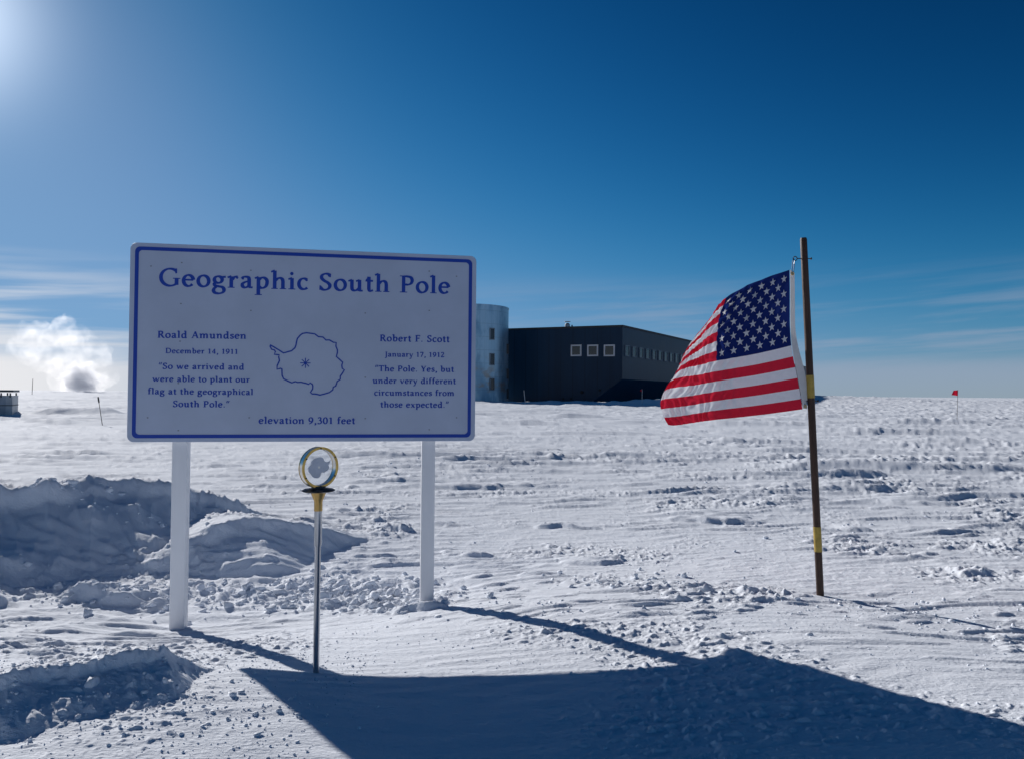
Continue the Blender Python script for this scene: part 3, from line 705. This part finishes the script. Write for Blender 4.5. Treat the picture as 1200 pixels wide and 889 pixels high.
for s_, a, b in (('Roald Amundsen', (184.8, 396), (288.5, 397.3)), ('December 14, 1911', (194, 414), (279, 415)), ('"So we arrived and', (186, 432.3), (286, 433.3)),
                 ('were able to plant our', (179, 447), (292.6, 448)), ('flag at the geographical', (173.5, 461.5), (296.7, 462.5)), ('South Pole."', (202.8, 476.4), (268.8, 477)),
                 ('Robert F. Scott', (445.2, 400), (526.7, 401.2)), ('January 17, 1912', (451.4, 418), (520.6, 418.7)), ('"The Pole. Yes, but', (439.6, 435.1), (531.8, 435.9)),
                 ('under very different', (437, 449.1), (534, 449.9)), ('circumstances from', (438.8, 463.1), (532.4, 463.6)), ('those expected."', (446, 477), (525.8, 477.4)),
                 ('elevation 9,301 feet', (303.5, 496), (416, 496.3))):
    BOLD[0] = .05; text(s_, face(*a), face(*b), 'lettering', .04)
BOLD[0] = .03; text('Geographic South Pole', face(187, 335.2), face(527, 344.5), 'title_lettering', .035)

OUT = [(163, 240), (205, 262), (250, 290), (275, 305), (318, 333), (350, 325), (412, 308), (450, 275), (462, 245), (470, 200), (480, 165), (515, 125), (540, 108), (585, 100), (640, 108), (680, 113), (722, 145), (775, 150), (810, 185), (850, 183), (895, 210), (928, 212), (925, 255), (943, 300), (942, 330), (930, 375), (965, 405), (1003, 440), (993, 475), (998, 510), (1022, 528), (1000, 565), (975, 600), (975, 635), (940, 660), (922, 712), (895, 725), (888, 755), (850, 785), (800, 800), (740, 815), (690, 803), (650, 802), (630, 785), (655, 745), (658, 710), (650, 690), (625, 675), (612, 692), (575, 680), (520, 667), (480, 670), (455, 660), (415, 675), (370, 655), (320, 630), (302, 590), (300, 515), (285, 510), (243, 520), (245, 480), (272, 420), (262, 375), (270, 355), (212, 348), (225, 320), (215, 300), (180, 290), (163, 255)]
BOLD[0] = 0.0
pts = [face(300 + x / 9.875, 380 + y / 9.875) for x, y in OUT]; pts.append(pts[0])
mb = MB(); stroke(mb, pts, lambda x, z, l: (x, -.0010, z + OZ), 0, .0088); mb.build('map_outline', M_BLUE, sign)
mb = MB(); c = face(300 + 572 / 9.875, 380 + 448 / 9.875)
for k in range(4):
    a = k * math.pi / 4; stroke(mb, [(c[0] - .032 * math.cos(a), c[1] - .032 * math.sin(a)), (c[0] + .032 * math.cos(a), c[1] + .032 * math.sin(a))], lambda x, z, l: (x, -.0008 - .00012 * l, z + OZ), k, .0058)
mb.build('map_star', M_BLUE, sign)

def fabric(name, col, tr=.5):
    m = bpy.data.materials.new(name); m.use_nodes = True; g = NT(m.node_tree)
    for n_ in list(m.node_tree.nodes): m.node_tree.nodes.remove(n_)
    co = g.n('ShaderNodeTexCoord').outputs['Object']
    f = g.noise(co, 60, 3, .6); cl = g.mix(f, tuple(c * .86 for c in col) + (1,), tuple(col) + (1,))
    bn = g.n('ShaderNodeBump'); bn.inputs['Strength'].default_value = .25; bn.inputs['Distance'].default_value = .004
    m.node_tree.links.new(g.noise(co, 150, 3, .6), bn.inputs['Height'])
    d = g.n('ShaderNodeBsdfDiffuse'); t_ = g.n('ShaderNodeBsdfTranslucent'); mx = g.n('ShaderNodeMixShader'); o_ = g.n('ShaderNodeOutputMaterial')
    for s_ in (d, t_): m.node_tree.links.new(cl, s_.inputs[0]); m.node_tree.links.new(bn.outputs[0], s_.inputs['Normal'])
    mx.inputs[0].default_value = tr
    m.node_tree.links.new(d.outputs[0], mx.inputs[1]); m.node_tree.links.new(t_.outputs[0], mx.inputs[2]); m.node_tree.links.new(mx.outputs[0], o_.inputs[0])
    return m
# ------------------------------------------------------------------ pole marker
MY = 2.95
mk_b = at(370.5, 782, MY); mz = ground(mk_b.x, mk_b.y)
YAW = R(47)
mk = thing('pole_marker', (mk_b.x, mk_b.y, mz), 'thin steel post topped by a brass and silver ring with a small map', 'marker', YAW)
def zz(py): return at(370, py, MY).z - mz
M_STEEL = mat('brushed steel', (.46, .48, .51), .28, 1.0, .5, .25, 10, 0, 30, (8, 8, .3))
M_BRASS = mat('brass', (.55, .38, .12), .28, 1.0, .5, .3, 30)
M_SILVER = mat('polished nickel', (.74, .72, .68), .30, 1.0)
M_AMBER = mat('amber collar', (.56, .36, .12), .28, .6)
M_BLACK = mat('black flange', (.012, .013, .016), .4)
M_MAP = mat('etched grey metal', (.80, .80, .84), .6, 0)
PXM = MY / FPX
p = MB(); p.lathe([(0, -.3), (.0125, -.3), (.0125, zz(640)), (.0155, zz(638)), (.0155, zz(597)), (0, zz(597))], 24); p.build('post', M_STEEL, mk, True)
p = MB(); p.lathe([(.017, zz(598)), (.017, zz(588)), (.018, zz(586)), (.030, zz(577.5)), (.030, zz(575.5)), (0, zz(575.5))], 28); p.build('collar', M_AMBER, mk, True)
p = MB(); p.lathe([(0, zz(575.4)), (.060, zz(575.2)), (.068, zz(574)), (.060, zz(572.6)), (.03, zz(571.5)), (.028, zz(569)), (0, zz(569))], 36); p.build('flange', M_BLACK, mk, True)
rc = zz(547.0); RO = (zz(522.5) - zz(570.5)) / 2; HW = .0150
def ring_profile(r0, r1, y0, y1, n=72):
    vs = []; prof_ = [(r0, y0), (r1, y0), (r1, y1), (r0, y1)]
    for k in range(n):
        a = 2 * math.pi * k / n
        vs += [(r * math.cos(a), y, rc + r * math.sin(a)) for r, y in prof_]
    fs = [(4 * k + j, 4 * k + (j + 1) % 4, 4 * ((k + 1) % n) + (j + 1) % 4, 4 * ((k + 1) % n) + j) for k in range(n) for j in range(4)]
    return vs, fs
p = MB(); p.add(*ring_profile(RO - .010, RO - .001, -HW + .004, HW - .004)); ring = p.build('ring', M_SILVER, mk, True, .001)
for y0, y1 in ((-HW, -HW + .0038), (HW - .0038, HW)):
    p = MB(); p.add(*ring_profile(RO - .0100, RO, y0, y1)); p.build('ring_rim', M_BRASS, mk, True)
for k in range(6):
    a = R(30 + 60 * k); p = MB(); c = Vector(((RO - .007) * math.cos(a), -HW, rc + (RO - .007) * math.sin(a)))
    p.tube([c, c + Vector((0, -.003, 0))], .0032, 8); p.build('screw', M_BLACK, ring)
M_GLS = bpy.data.materials.new('clear pane'); M_GLS.use_nodes = True
_n = NT(M_GLS.node_tree)
for q_ in list(M_GLS.node_tree.nodes): M_GLS.node_tree.nodes.remove(q_)
_t, _gl, _m, _o = _n.n('ShaderNodeBsdfTransparent'), _n.n('ShaderNodeBsdfGlossy'), _n.n('ShaderNodeMixShader'), _n.n('ShaderNodeOutputMaterial')
_t.inputs[0].default_value = (.93, .95, .97, 1); _gl.inputs['Roughness'].default_value = .02; _m.inputs[0].default_value = .07
for a_, b_2 in ((_t.outputs[0], _m.inputs[1]), (_gl.outputs[0], _m.inputs[2]), (_m.outputs[0], _o.inputs[0])): M_GLS.node_tree.links.new(a_, b_2)
MAPR = [(-.36, .62), (-.05, .70), (.12, .72), (.32, .62), (.42, .40), (.58, .33), (.78, .36), (.92, .50), (.80, .22), (.72, .10), (.80, -.12), (.62, -.30), (.40, -.42), (.22, -.38), (.14, -.48), (.12, -.66), (-.06, -.78), (-.32, -.74), (-.50, -.60), (-.60, -.42), (-.74, -.28), (-.80, -.02), (-.70, .12), (-.56, .26), (-.58, .46)]
p = MB(); p.prism([(x * .062, rc + z * .057) for x, z in MAPR], -.001, .001); p.build('map_plate', fabric('frosted map film', (.9, .9, .93), .6), mk)
p = MB()
for k in range(4):
    a = k * math.pi / 4; d = Vector((math.cos(a), 0, math.sin(a))) * .006
    p.box(Vector((0, -.0014 - k * .0001, rc)), (.012, .0006, .0012), (math.cos(a), 0, math.sin(a)), (0, 1, 0), (-math.sin(a), 0, math.cos(a)))
p.build('map_star', M_SILVER, mk)
p = MB(); p.lathe([(0, -.0004), (RO - .0105, -.0004), (RO - .0105, .0004), (0, .0004)], 48)
pane = p.build('clear_pane', M_GLS, mk); pane.rotation_euler = (R(90), 0, 0); pane.location = (0, .003, rc)

# ------------------------------------------------------------------ flagpole and flag
FY = 4.6
f_t, f_b = at(941.5, 279, FY), at(961.3, 697, FY)
gz = ground(f_b.x, f_b.y); f_b.z = gz
axis = (f_t - f_b); PL = axis.length; axis.normalize()
fp = thing('flagpole', (f_b.x, f_b.y, gz), 'leaning dark brown wooden pole with two yellow bands', 'flagpole')
def fz(py): return f_b + axis * (PL * (697 - py) / (697 - 279)) - f_b
M_WOOD = mat('dark brown pole', (.055, .026, .016), .55, 0, .35, .45, 14, .3, 40, (3, 3, .25))
M_YEL = mat('faded yellow tape', (.42, .29, .06), .5, 0, .3, .25, 20)
p = MB(); r0 = .0225
p.tube([fz(697) - axis * .3, fz(640), fz(450), fz(330), fz(281), fz(279)], [r0, r0, r0, r0 * .97, r0 * .95, r0 * .8], 20); p.build('pole', M_WOOD, fp, True)
for a, b in ((440.5, 467), (617, 646)):
    p = MB(); p.tube([fz(b), fz(a)], r0 + .0016, 20); p.build('yellow_band', M_YEL, fp, True)
M_HW = mat('blackened hardware', (.05, .05, .055), .35, .9)
def eyebolt(py, dirx):
    p = MB(); c = fz(py); d = Vector((dirx, 0, 0))
    p.tube([c - d * .045, c + d * .047], .0032, 8); p.tube([c - d * .047, c - d * .039], .0075, 6)
    e = c + d * .060
    p.tube([e + Vector((math.cos(a) * .013, 0, math.sin(a) * .013)) for a in np.linspace(0, 2 * math.pi, 17)], .003, 8, False)
    p.build('eye_bolt', M_HW, fp, True); return f_b + e
e1 = eyebolt(303.5, -1); e2 = eyebolt(470.5, -1)

# control net of the cloth: crop coordinates (x, y) with depth behind the hoist
UU = [0, .2, .4, .63, .87, .96, 1.0]; TT = [0, 3 / 13, 7 / 13, 10 / 13, 1]
NET = [[(612, 172, .0), (470, 222, .15), (338, 292, .33), (275, 372, .58), (225, 440, .84), (204, 490, .97), (200, 530, 1.05)],
       [(613, 312, .0), (455, 352, .13), (303, 400, .29), (228, 462, .56), (165, 525, .83), (146, 565, .96), (150, 590, 1.03)],
       [(620, 500, .0), (457, 538, .11), (297, 567, .26), (212, 588, .56), (141, 606, .84), (112, 636, .97), (112, 660, 1.05)],
       [(646, 640, .0), (465, 672, .11), (297, 697, .25), (178, 718, .58), (63, 733, .93), (62, 742, 1.06), (80, 750, 1.13)],
       [(668, 775, .0), (482, 800, .11), (297, 820, .25), (192, 834, .56), (98, 845, .88), (88, 840, 1.0), (98, 836, 1.07)]]
NET = np.array(NET, float)
def cubic(xs, ys, q):                           # natural spline through (xs, ys[...])
    xs = np.array(xs, float); n = len(xs); h = np.diff(xs)
    A = np.zeros((n, n)); B = np.zeros((n,) + ys.shape[1:]); A[0, 0] = A[-1, -1] = 1
    for i in range(1, n - 1):
        A[i, i - 1], A[i, i], A[i, i + 1] = h[i - 1], 2 * (h[i - 1] + h[i]), h[i]
        B[i] = 6 * ((ys[i + 1] - ys[i]) / h[i] - (ys[i] - ys[i - 1]) / h[i - 1])
    M = np.tensordot(np.linalg.inv(A), B, 1)
    k = np.clip(np.searchsorted(xs, q) - 1, 0, n - 2); t0 = (q - xs[k]); t1 = (xs[k + 1] - q); hk = h[k]
    sh = (slice(None),) + (None,) * (ys.ndim - 1)
    t0, t1, hk = t0[sh], t1[sh], hk[sh]
    return M[k] * t1 ** 3 / (6 * hk) + M[k + 1] * t0 ** 3 / (6 * hk) + (ys[k] / hk - M[k] * hk / 6) * t1 + (ys[k + 1] / hk - M[k + 1] * hk / 6) * t0
def cloth_points(us, ts):                       # grid [t][u] of world points
    a = cubic(UU, NET.transpose(1, 0, 2), np.asarray(us))            # u, t, 3
    b = cubic(TT, a.transpose(1, 0, 2), np.asarray(ts))              # t, u, 3
    P = np.zeros(b.shape)
    for i, t_ in enumerate(ts):
        for j, u_ in enumerate(us):
            x, y, d = b[i, j]
            P[i, j] = at(760 + x / 3.705, 270 + y / 3.705, FY - .02 + d)
    Ug, Tg = np.meshgrid(us, ts)
    # puckers along the seams, strongest where the cloth turns away from the pole
    am = .013 * ss(Ug, .15, .5) + .0015
    rip = am * np.sin(Ug * 95 + 7 * pn(Ug * 6, Tg * 13, 2)) * (.5 + .5 * np.abs(np.sin(Tg * 13 * math.pi)))
    rip += .020 * ss(Ug, .05, .5) * pn(Ug * 6, Tg * 5, 5) + .011 * ss(Ug, .25, .6) * pn(Ug * 16, Tg * 9, 6)
    rip += .007 * np.exp(-Tg / .30) * np.sin((Tg * 1.4 - Ug * .75) * 60) * ss(Ug, .02, .2) * ss(Ug, .6, .35)
    rip += .022 * np.exp(-((Ug - .62 - .25 * (Tg - .6)) / .03) ** 2) * ss(Tg, .3, .5) * ss(Tg, .95, .7)
    nd = np.array([-.55, -.83, 0.05])
    return P + rip[..., None] * nd
NU, NPS = 160, 9
us = np.linspace(0, 1, NU + 1); ts = np.linspace(0, 1, 13 * NPS + 1)
us[int(round(.4 * NU))] = .4
CLP = cloth_points(us, ts)
FW, FR, FB = fabric('white flag cloth', (.86, .86, .88), .66), fabric('red flag cloth', (.72, .028, .06), .66), fabric('blue flag cloth', (.012, .025, .14), .35)
FSTAR = fabric('white star embroidery', (.8, .8, .82), .3)
fl = MB()
nt = len(ts); nu = len(us)
vs = [tuple(CLP[i, j] - np.array(f_b)) for i in range(nt) for j in range(nu)]
fs, mi = [], []
for i in range(nt - 1):
    st = i // NPS
    for j in range(nu - 1):
        fs.append((i * nu + j, i * nu + j + 1, (i + 1) * nu + j + 1, (i + 1) * nu + j))
        mi.append(2 if st < 7 and us[j] < .4 - 1e-6 else (1 if st % 2 == 0 else 0))
# stars follow the cloth: a fan per star a hair in front of it
star_v, star_f = [], []
from math import cos, sin, pi
ncell = []
for a in range(1, 12):
    for b in range(1, 10):
        if (a + b) % 2 == 0: ncell.append((a, b))
def sample(u, t_):
    x = np.clip(u, 0, 1) * NU; y = np.clip(t_, 0, 1) * (nt - 1)
    j = min(int(x), NU - 1); i = min(int(y), nt - 2); fx, fy = x - j, y - i
    return (CLP[i, j] * (1 - fx) + CLP[i, j + 1] * fx) * (1 - fy) + (CLP[i + 1, j] * (1 - fx) + CLP[i + 1, j + 1] * fx) * fy
ASP = 1.62
fl.v, fl.f, fl.mi = vs, fs, mi
for sgn in (1, -1):
    for a, b in ncell:
        u0, t0 = .4 * a / 12, 7 / 13 * b / 10
        pts_ = [(u0, t0)]
        for k in range(10):
            rr_ = .031 if k % 2 == 0 else .0125
            an = pi / 2 + k * pi / 5
            pts_.append((u0 - rr_ * cos(an) / ASP, t0 - rr_ * sin(an)))
            kk = k + 1; r2_ = .031 if kk % 2 == 0 else .0125; an2 = pi / 2 + kk * pi / 5
            pts_.append((u0 - (rr_ * cos(an) + r2_ * cos(an2)) / 2 / ASP, t0 - (rr_ * sin(an) + r2_ * sin(an2)) / 2))
        P = [sample(*q) for q in pts_]
        e_u = sample(u0 + .01, t0) - sample(u0 - .01, t0); e_t = sample(u0, t0 + .01) - sample(u0, t0 - .01)
        nn = np.cross(e_u, e_t); nn /= np.linalg.norm(nn)
        if nn[1] > 0: nn = -nn
        P = [q + nn * .0018 * sgn - np.array(f_b) for q in P]
        fl.add(P, [(0, k + 1, (k + 1) % 20 + 1) for k in range(20)], 3)
flag = thing('flag', f_b, 'striped red and white flag with white stars on blue billowing from leaning pole', 'flag')
me = bpy.data.meshes.new('cloth'); me.from_pydata([tuple(q) for q in fl.v], [], fl.f)
for m in (FW, FR, FB, FSTAR): me.materials.append(m)
me.polygons.foreach_set('material_index', fl.mi); me.polygons.foreach_set('use_smooth', [True] * len(me.polygons))
o = bpy.data.objects.new('cloth', me); COL.objects.link(o); o.parent = flag
# white canvas heading with grommets
hp = []
for i in range(0, nt, 2):
    t_ = ts[i]; c = Vector(CLP[i, 0]); wd = .030 + .022 * math.sin(pi * min(1, max(0, (t_ - .35) / .75))) ** 2
    if t_ > .93: wd *= .75
    hp.append((c + Vector((.004, -.0015, 0)), c + Vector((wd + .004 + .012 * t_, .004 + .02 * t_, -.012 * (1 - t_) - .006))))
mb = MB(); n = len(hp); off = Vector((0, .003, 0))
vs = [a - f_b for a, b in hp] + [b - f_b for a, b in hp] + [a + off - f_b for a, b in hp] + [b + off - f_b for a, b in hp]
fs = []
for i in range(n - 1):
    fs += [(i, n + i, n + i + 1, i + 1), (2 * n + i, 2 * n + i + 1, 3 * n + i + 1, 3 * n + i), (i, i + 1, 2 * n + i + 1, 2 * n + i), (n + i, 3 * n + i, 3 * n + i + 1, n + i + 1)]
fs += [(0, 2 * n, 3 * n, n), (n - 1, 2 * n - 1, 4 * n - 1, 3 * n - 1)]
mb.add(vs, fs); mb.build('heading', fabric('white heading canvas', (.78, .77, .76), .25), flag, True)
M_CLIP = mat('steel clip', (.6, .6, .62), .25, 1.0)
def clip(g0, g1):
    p = MB(); d = g1 - g0; sdv = Vector((d.z, 0, -d.x)).normalized() * .006
    loop = [g0, g0 + d * .15 + sdv, g0 + d * .5 + sdv, g0 + d * .85 + sdv, g1, g0 + d * .85 - sdv, g0 + d * .5 - sdv, g0 + d * .15 - sdv, g0]
    p.tube([q - f_b for q in loop], .003, 8, False); p.build('snap_hook', M_CLIP, flag, True)
for i, e in ((1, e1), (n - 2, e2)):
    a, b = hp[i]; c = a.lerp(b, .5)
    p = MB(); p.tube([c - f_b + Vector((math.cos(q) * .008, -.003, math.sin(q) * .008)) for q in np.linspace(0, 2 * pi, 17)], .003, 8, False); p.build('grommet', M_BRASS, flag, True)
    clip(c + Vector((0, -.004, 0)), e + Vector((-.008, 0, 0)))

# ------------------------------------------------------------------ grey hut at the left edge
HY = 40.0
h_r = at(14, 487, HY); h_l = h_r.x - 5.2
hz = min(ground(h_r.x, HY), .1); htop = at(20, 457.5, HY).z - hz
hut = thing('grey_hut', (h_r.x, HY, hz), 'low grey metal hut with a railed top at the left edge', 'hut', R(28))
M_HUT = mat('grey corrugated panel', (.36, .38, .41), .5, .1, .4, .2, 2.0)
M_HUT2 = mat('end panel lit tone', (.50, .50, .50), .5, 0, .4, .15, 2.0)  # paler tone puts the light on the hut's right side into the colour
b = MB(); b.box((-2.75, 1.2, htop / 2 - .3), (4.9, 2.4, htop + .3 - .25)); b.build('wall', M_HUT, hut)
b = MB(); b.box((-.15, 1.2, htop / 2 - .3), (.296, 2.4, htop + .3 - .26)); b.build('end_panel', M_HUT2, hut)
b = MB(); b.box((-2.6, 1.2, htop * .40), (5.24, 2.46, .04)); b.build('trim_strip', M_ROOF, hut)
b = MB()
for k in range(13): b.box((-.1 - k * .42, .03, htop - .14 - .12), (.07, .07, .26)); b.box((-.1 - k * .42, 2.37, htop - .14 - .12), (.07, .07, .26))
b.box((-2.6, 1.2, htop - .03), (5.3, 2.5, .12)); b.build('roof_rail', mat('dark rail', (.06, .065, .07), .5), hut)

# ------------------------------------------------------------------ marker poles and trail flags on the snow
M_BAM = mat('weathered bamboo', (.12, .085, .05), .6, 0, .3, .3, 20)
M_REDF = fabric('faded red cloth', (.50, .012, .035), .4)
def stake(name, b_px, t_px, Y, rad, label, cat, group=None, tip=None, flagw=0, side=-1, fcol=None, m=None):
    pb, pt = at(b_px[0], b_px[1], Y), at(t_px[0], t_px[1], Y); pb.z = ground(pb.x, pb.y)
    o = thing(name, pb, label, cat, 0, group); d = pt - pb
    p = MB(); p.tube([-d * .12, d * .5, d], [rad, rad * .95, rad * .8], 8); p.build('stake', m or M_BAM, o, True)
    if tip: p = MB(); p.tube([d * .80, d * 1.005], rad * tip, 10); p.build('dark_top', M_BLACK, o, True)
    if flagw:
        hgt = flagw * .92; nI, nJ = 10, 8; vs = []
        for i in range(nI + 1):
            for j in range(nJ + 1):
                s_ = i / nI; r_ = j / nJ
                vs.append(d + Vector((side * flagw * s_ * (.72 + .28 * r_), .12 * flagw * math.sin(s_ * 6 + r_), -.02 - hgt * r_ - .05 * flagw * s_ * (1 - r_) + .12 * flagw * s_ * r_)))
        fs = [(i * (nJ + 1) + j, (i + 1) * (nJ + 1) + j, (i + 1) * (nJ + 1) + j + 1, i * (nJ + 1) + j + 1) for i in range(nI) for j in range(nJ)]
        p = MB(); p.add(vs, fs); p.build('flag_cloth', fcol or M_REDF, o, True)
    return o
stake('trail_flag', (1121.5, 496), (1122.5, 456.5), 42, .012, 'small red flag on a thin cane out on the right snow', 'trail flag', 'trail flags standing on the snow', None, .36)
stake('snow_stake', (120, 497.5), (115, 465), 31, .014, 'thin leaning stake with a black top left of the sign', 'stake', 'thin stakes standing on the snow', 2.2, m=M_ROOF)
stake('snow_stake', (37.5, 461.5), (38.5, 443.5), 150, .055, 'bare dark stake standing beside the steam cloud', 'stake', 'thin stakes standing on the snow', m=M_ROOF)
stake('snow_stake', (615.5, 475), (614, 457), 100, .05, 'pale stake in front of the dark end wall', 'stake', 'thin stakes standing on the snow', m=M_FRAME)
stake('trail_flag', (752.5, 471), (752.5, 456), 88, .03, 'red topped stake before the dark underside of the building', 'trail flag', 'trail flags standing on the snow', None, .28, m=M_FRAME)
stake('trail_flag', (949.5, 480), (949, 456), 60, .02, 'small red flag seen just behind the leaning flagpole', 'trail flag', 'trail flags standing on the snow', None, .45)
pa = at(938.5, 436, 250)
stake('radio_mast', (938.5, 466), (938.2, 424), 290, .12, 'thin mast rising behind the flag at far end of the building', 'mast', m=M_ROOF)

# ------------------------------------------------------------------ steam cloud on the horizon
def steam():
    import bmesh
    Y = 300.0; bm = bmesh.new()
    puffs = [(95, 452, 22), (80, 445, 20), (112, 445, 17), (97, 430, 25), (70, 425, 22), (120, 425, 14), (45, 405, 20), (72, 398, 24), (95, 402, 22), (30, 392, 15), (82, 384, 15), (25, 408, 12), (48, 388, 13), (110, 412, 17), (55, 425, 14), (35, 418, 12), (78, 376, 8), (125, 440, 10)]
    k = Y / FPX
    o0 = at(80, 458, Y); o0.z = 0
    for i, (px, py, r) in enumerate(puffs):
        c = at(px, py, Y) - o0; c.y += random.uniform(-4, 4)
        ret = bmesh.ops.create_icosphere(bm, subdivisions=4, radius=r * k * .95, matrix=Matrix.Translation(c))
        for v_ in ret['verts']:
            d = (v_.co - c).normalized()
            q = v_.co * .16
            n_ = float(pn(np.array([q.x + q.y * .6]), np.array([q.z + q.y * .4]), i)[0]); n2 = float(pn(np.array([q.x * 2.4 + q.y]), np.array([q.z * 2.4 - q.y]), i + 40)[0])
            v_.co += d * (r * k * (.42 * n_ + .26 * n2))
    for v_ in bm.verts:
        if v_.co.z < -.2: v_.co.z = -.2
    me = bpy.data.meshes.new('steam_cloud'); bm.to_mesh(me); bm.free()
    tmp = bpy.data.objects.new('tmp', me); COL.objects.link(tmp)
    rm = tmp.modifiers.new('r', 'REMESH'); rm.mode = 'VOXEL'; rm.voxel_size = .45
    dg = bpy.context.evaluated_depsgraph_get(); me2 = bpy.data.meshes.new_from_object(tmp.evaluated_get(dg))
    bpy.data.objects.remove(tmp); me2.name = 'steam_cloud'
    m = bpy.data.materials.new('steam'); m.use_nodes = True; g = NT(m.node_tree)
    for n_ in list(m.node_tree.nodes): m.node_tree.nodes.remove(n_)
    co = g.n('ShaderNodeTexCoord').outputs['Object']
    n1 = g.noise(co, .15, 7, .66, .25)
    dn = g.ramp(n1, .42, .68)
    sep = g.n('ShaderNodeSeparateXYZ'); m.node_tree.links.new(co, sep.inputs[0])
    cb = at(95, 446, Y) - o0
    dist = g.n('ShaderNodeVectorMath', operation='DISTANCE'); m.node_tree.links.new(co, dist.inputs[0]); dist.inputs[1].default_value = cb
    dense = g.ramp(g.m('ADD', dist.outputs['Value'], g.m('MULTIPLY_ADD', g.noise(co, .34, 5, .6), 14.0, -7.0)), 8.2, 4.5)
    den = g.m('MULTIPLY_ADD', dn, .072, g.m('MULTIPLY', dense, g.m('MULTIPLY_ADD', n1, 1.5, -.35, True)))
    pv_ = g.n('ShaderNodeVolumePrincipled'); pv_.inputs['Color'].default_value = (.985, .975, .97, 1); pv_.inputs['Anisotropy'].default_value = .45
    m.node_tree.links.new(g.mix(dense, (.985, .962, .935, 1), (.84, .85, .88, 1)), pv_.inputs['Color'])  # greyer where dense: the core's self-shadow is put into the colour
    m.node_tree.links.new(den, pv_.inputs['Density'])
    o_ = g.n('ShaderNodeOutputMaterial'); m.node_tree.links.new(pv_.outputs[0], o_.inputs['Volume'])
    for mm in list(me2.materials): pass
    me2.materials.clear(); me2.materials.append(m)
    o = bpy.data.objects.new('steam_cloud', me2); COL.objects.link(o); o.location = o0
    tag(o, 'bright billowing steam cloud with a dark core on the left horizon', 'steam')
steam()
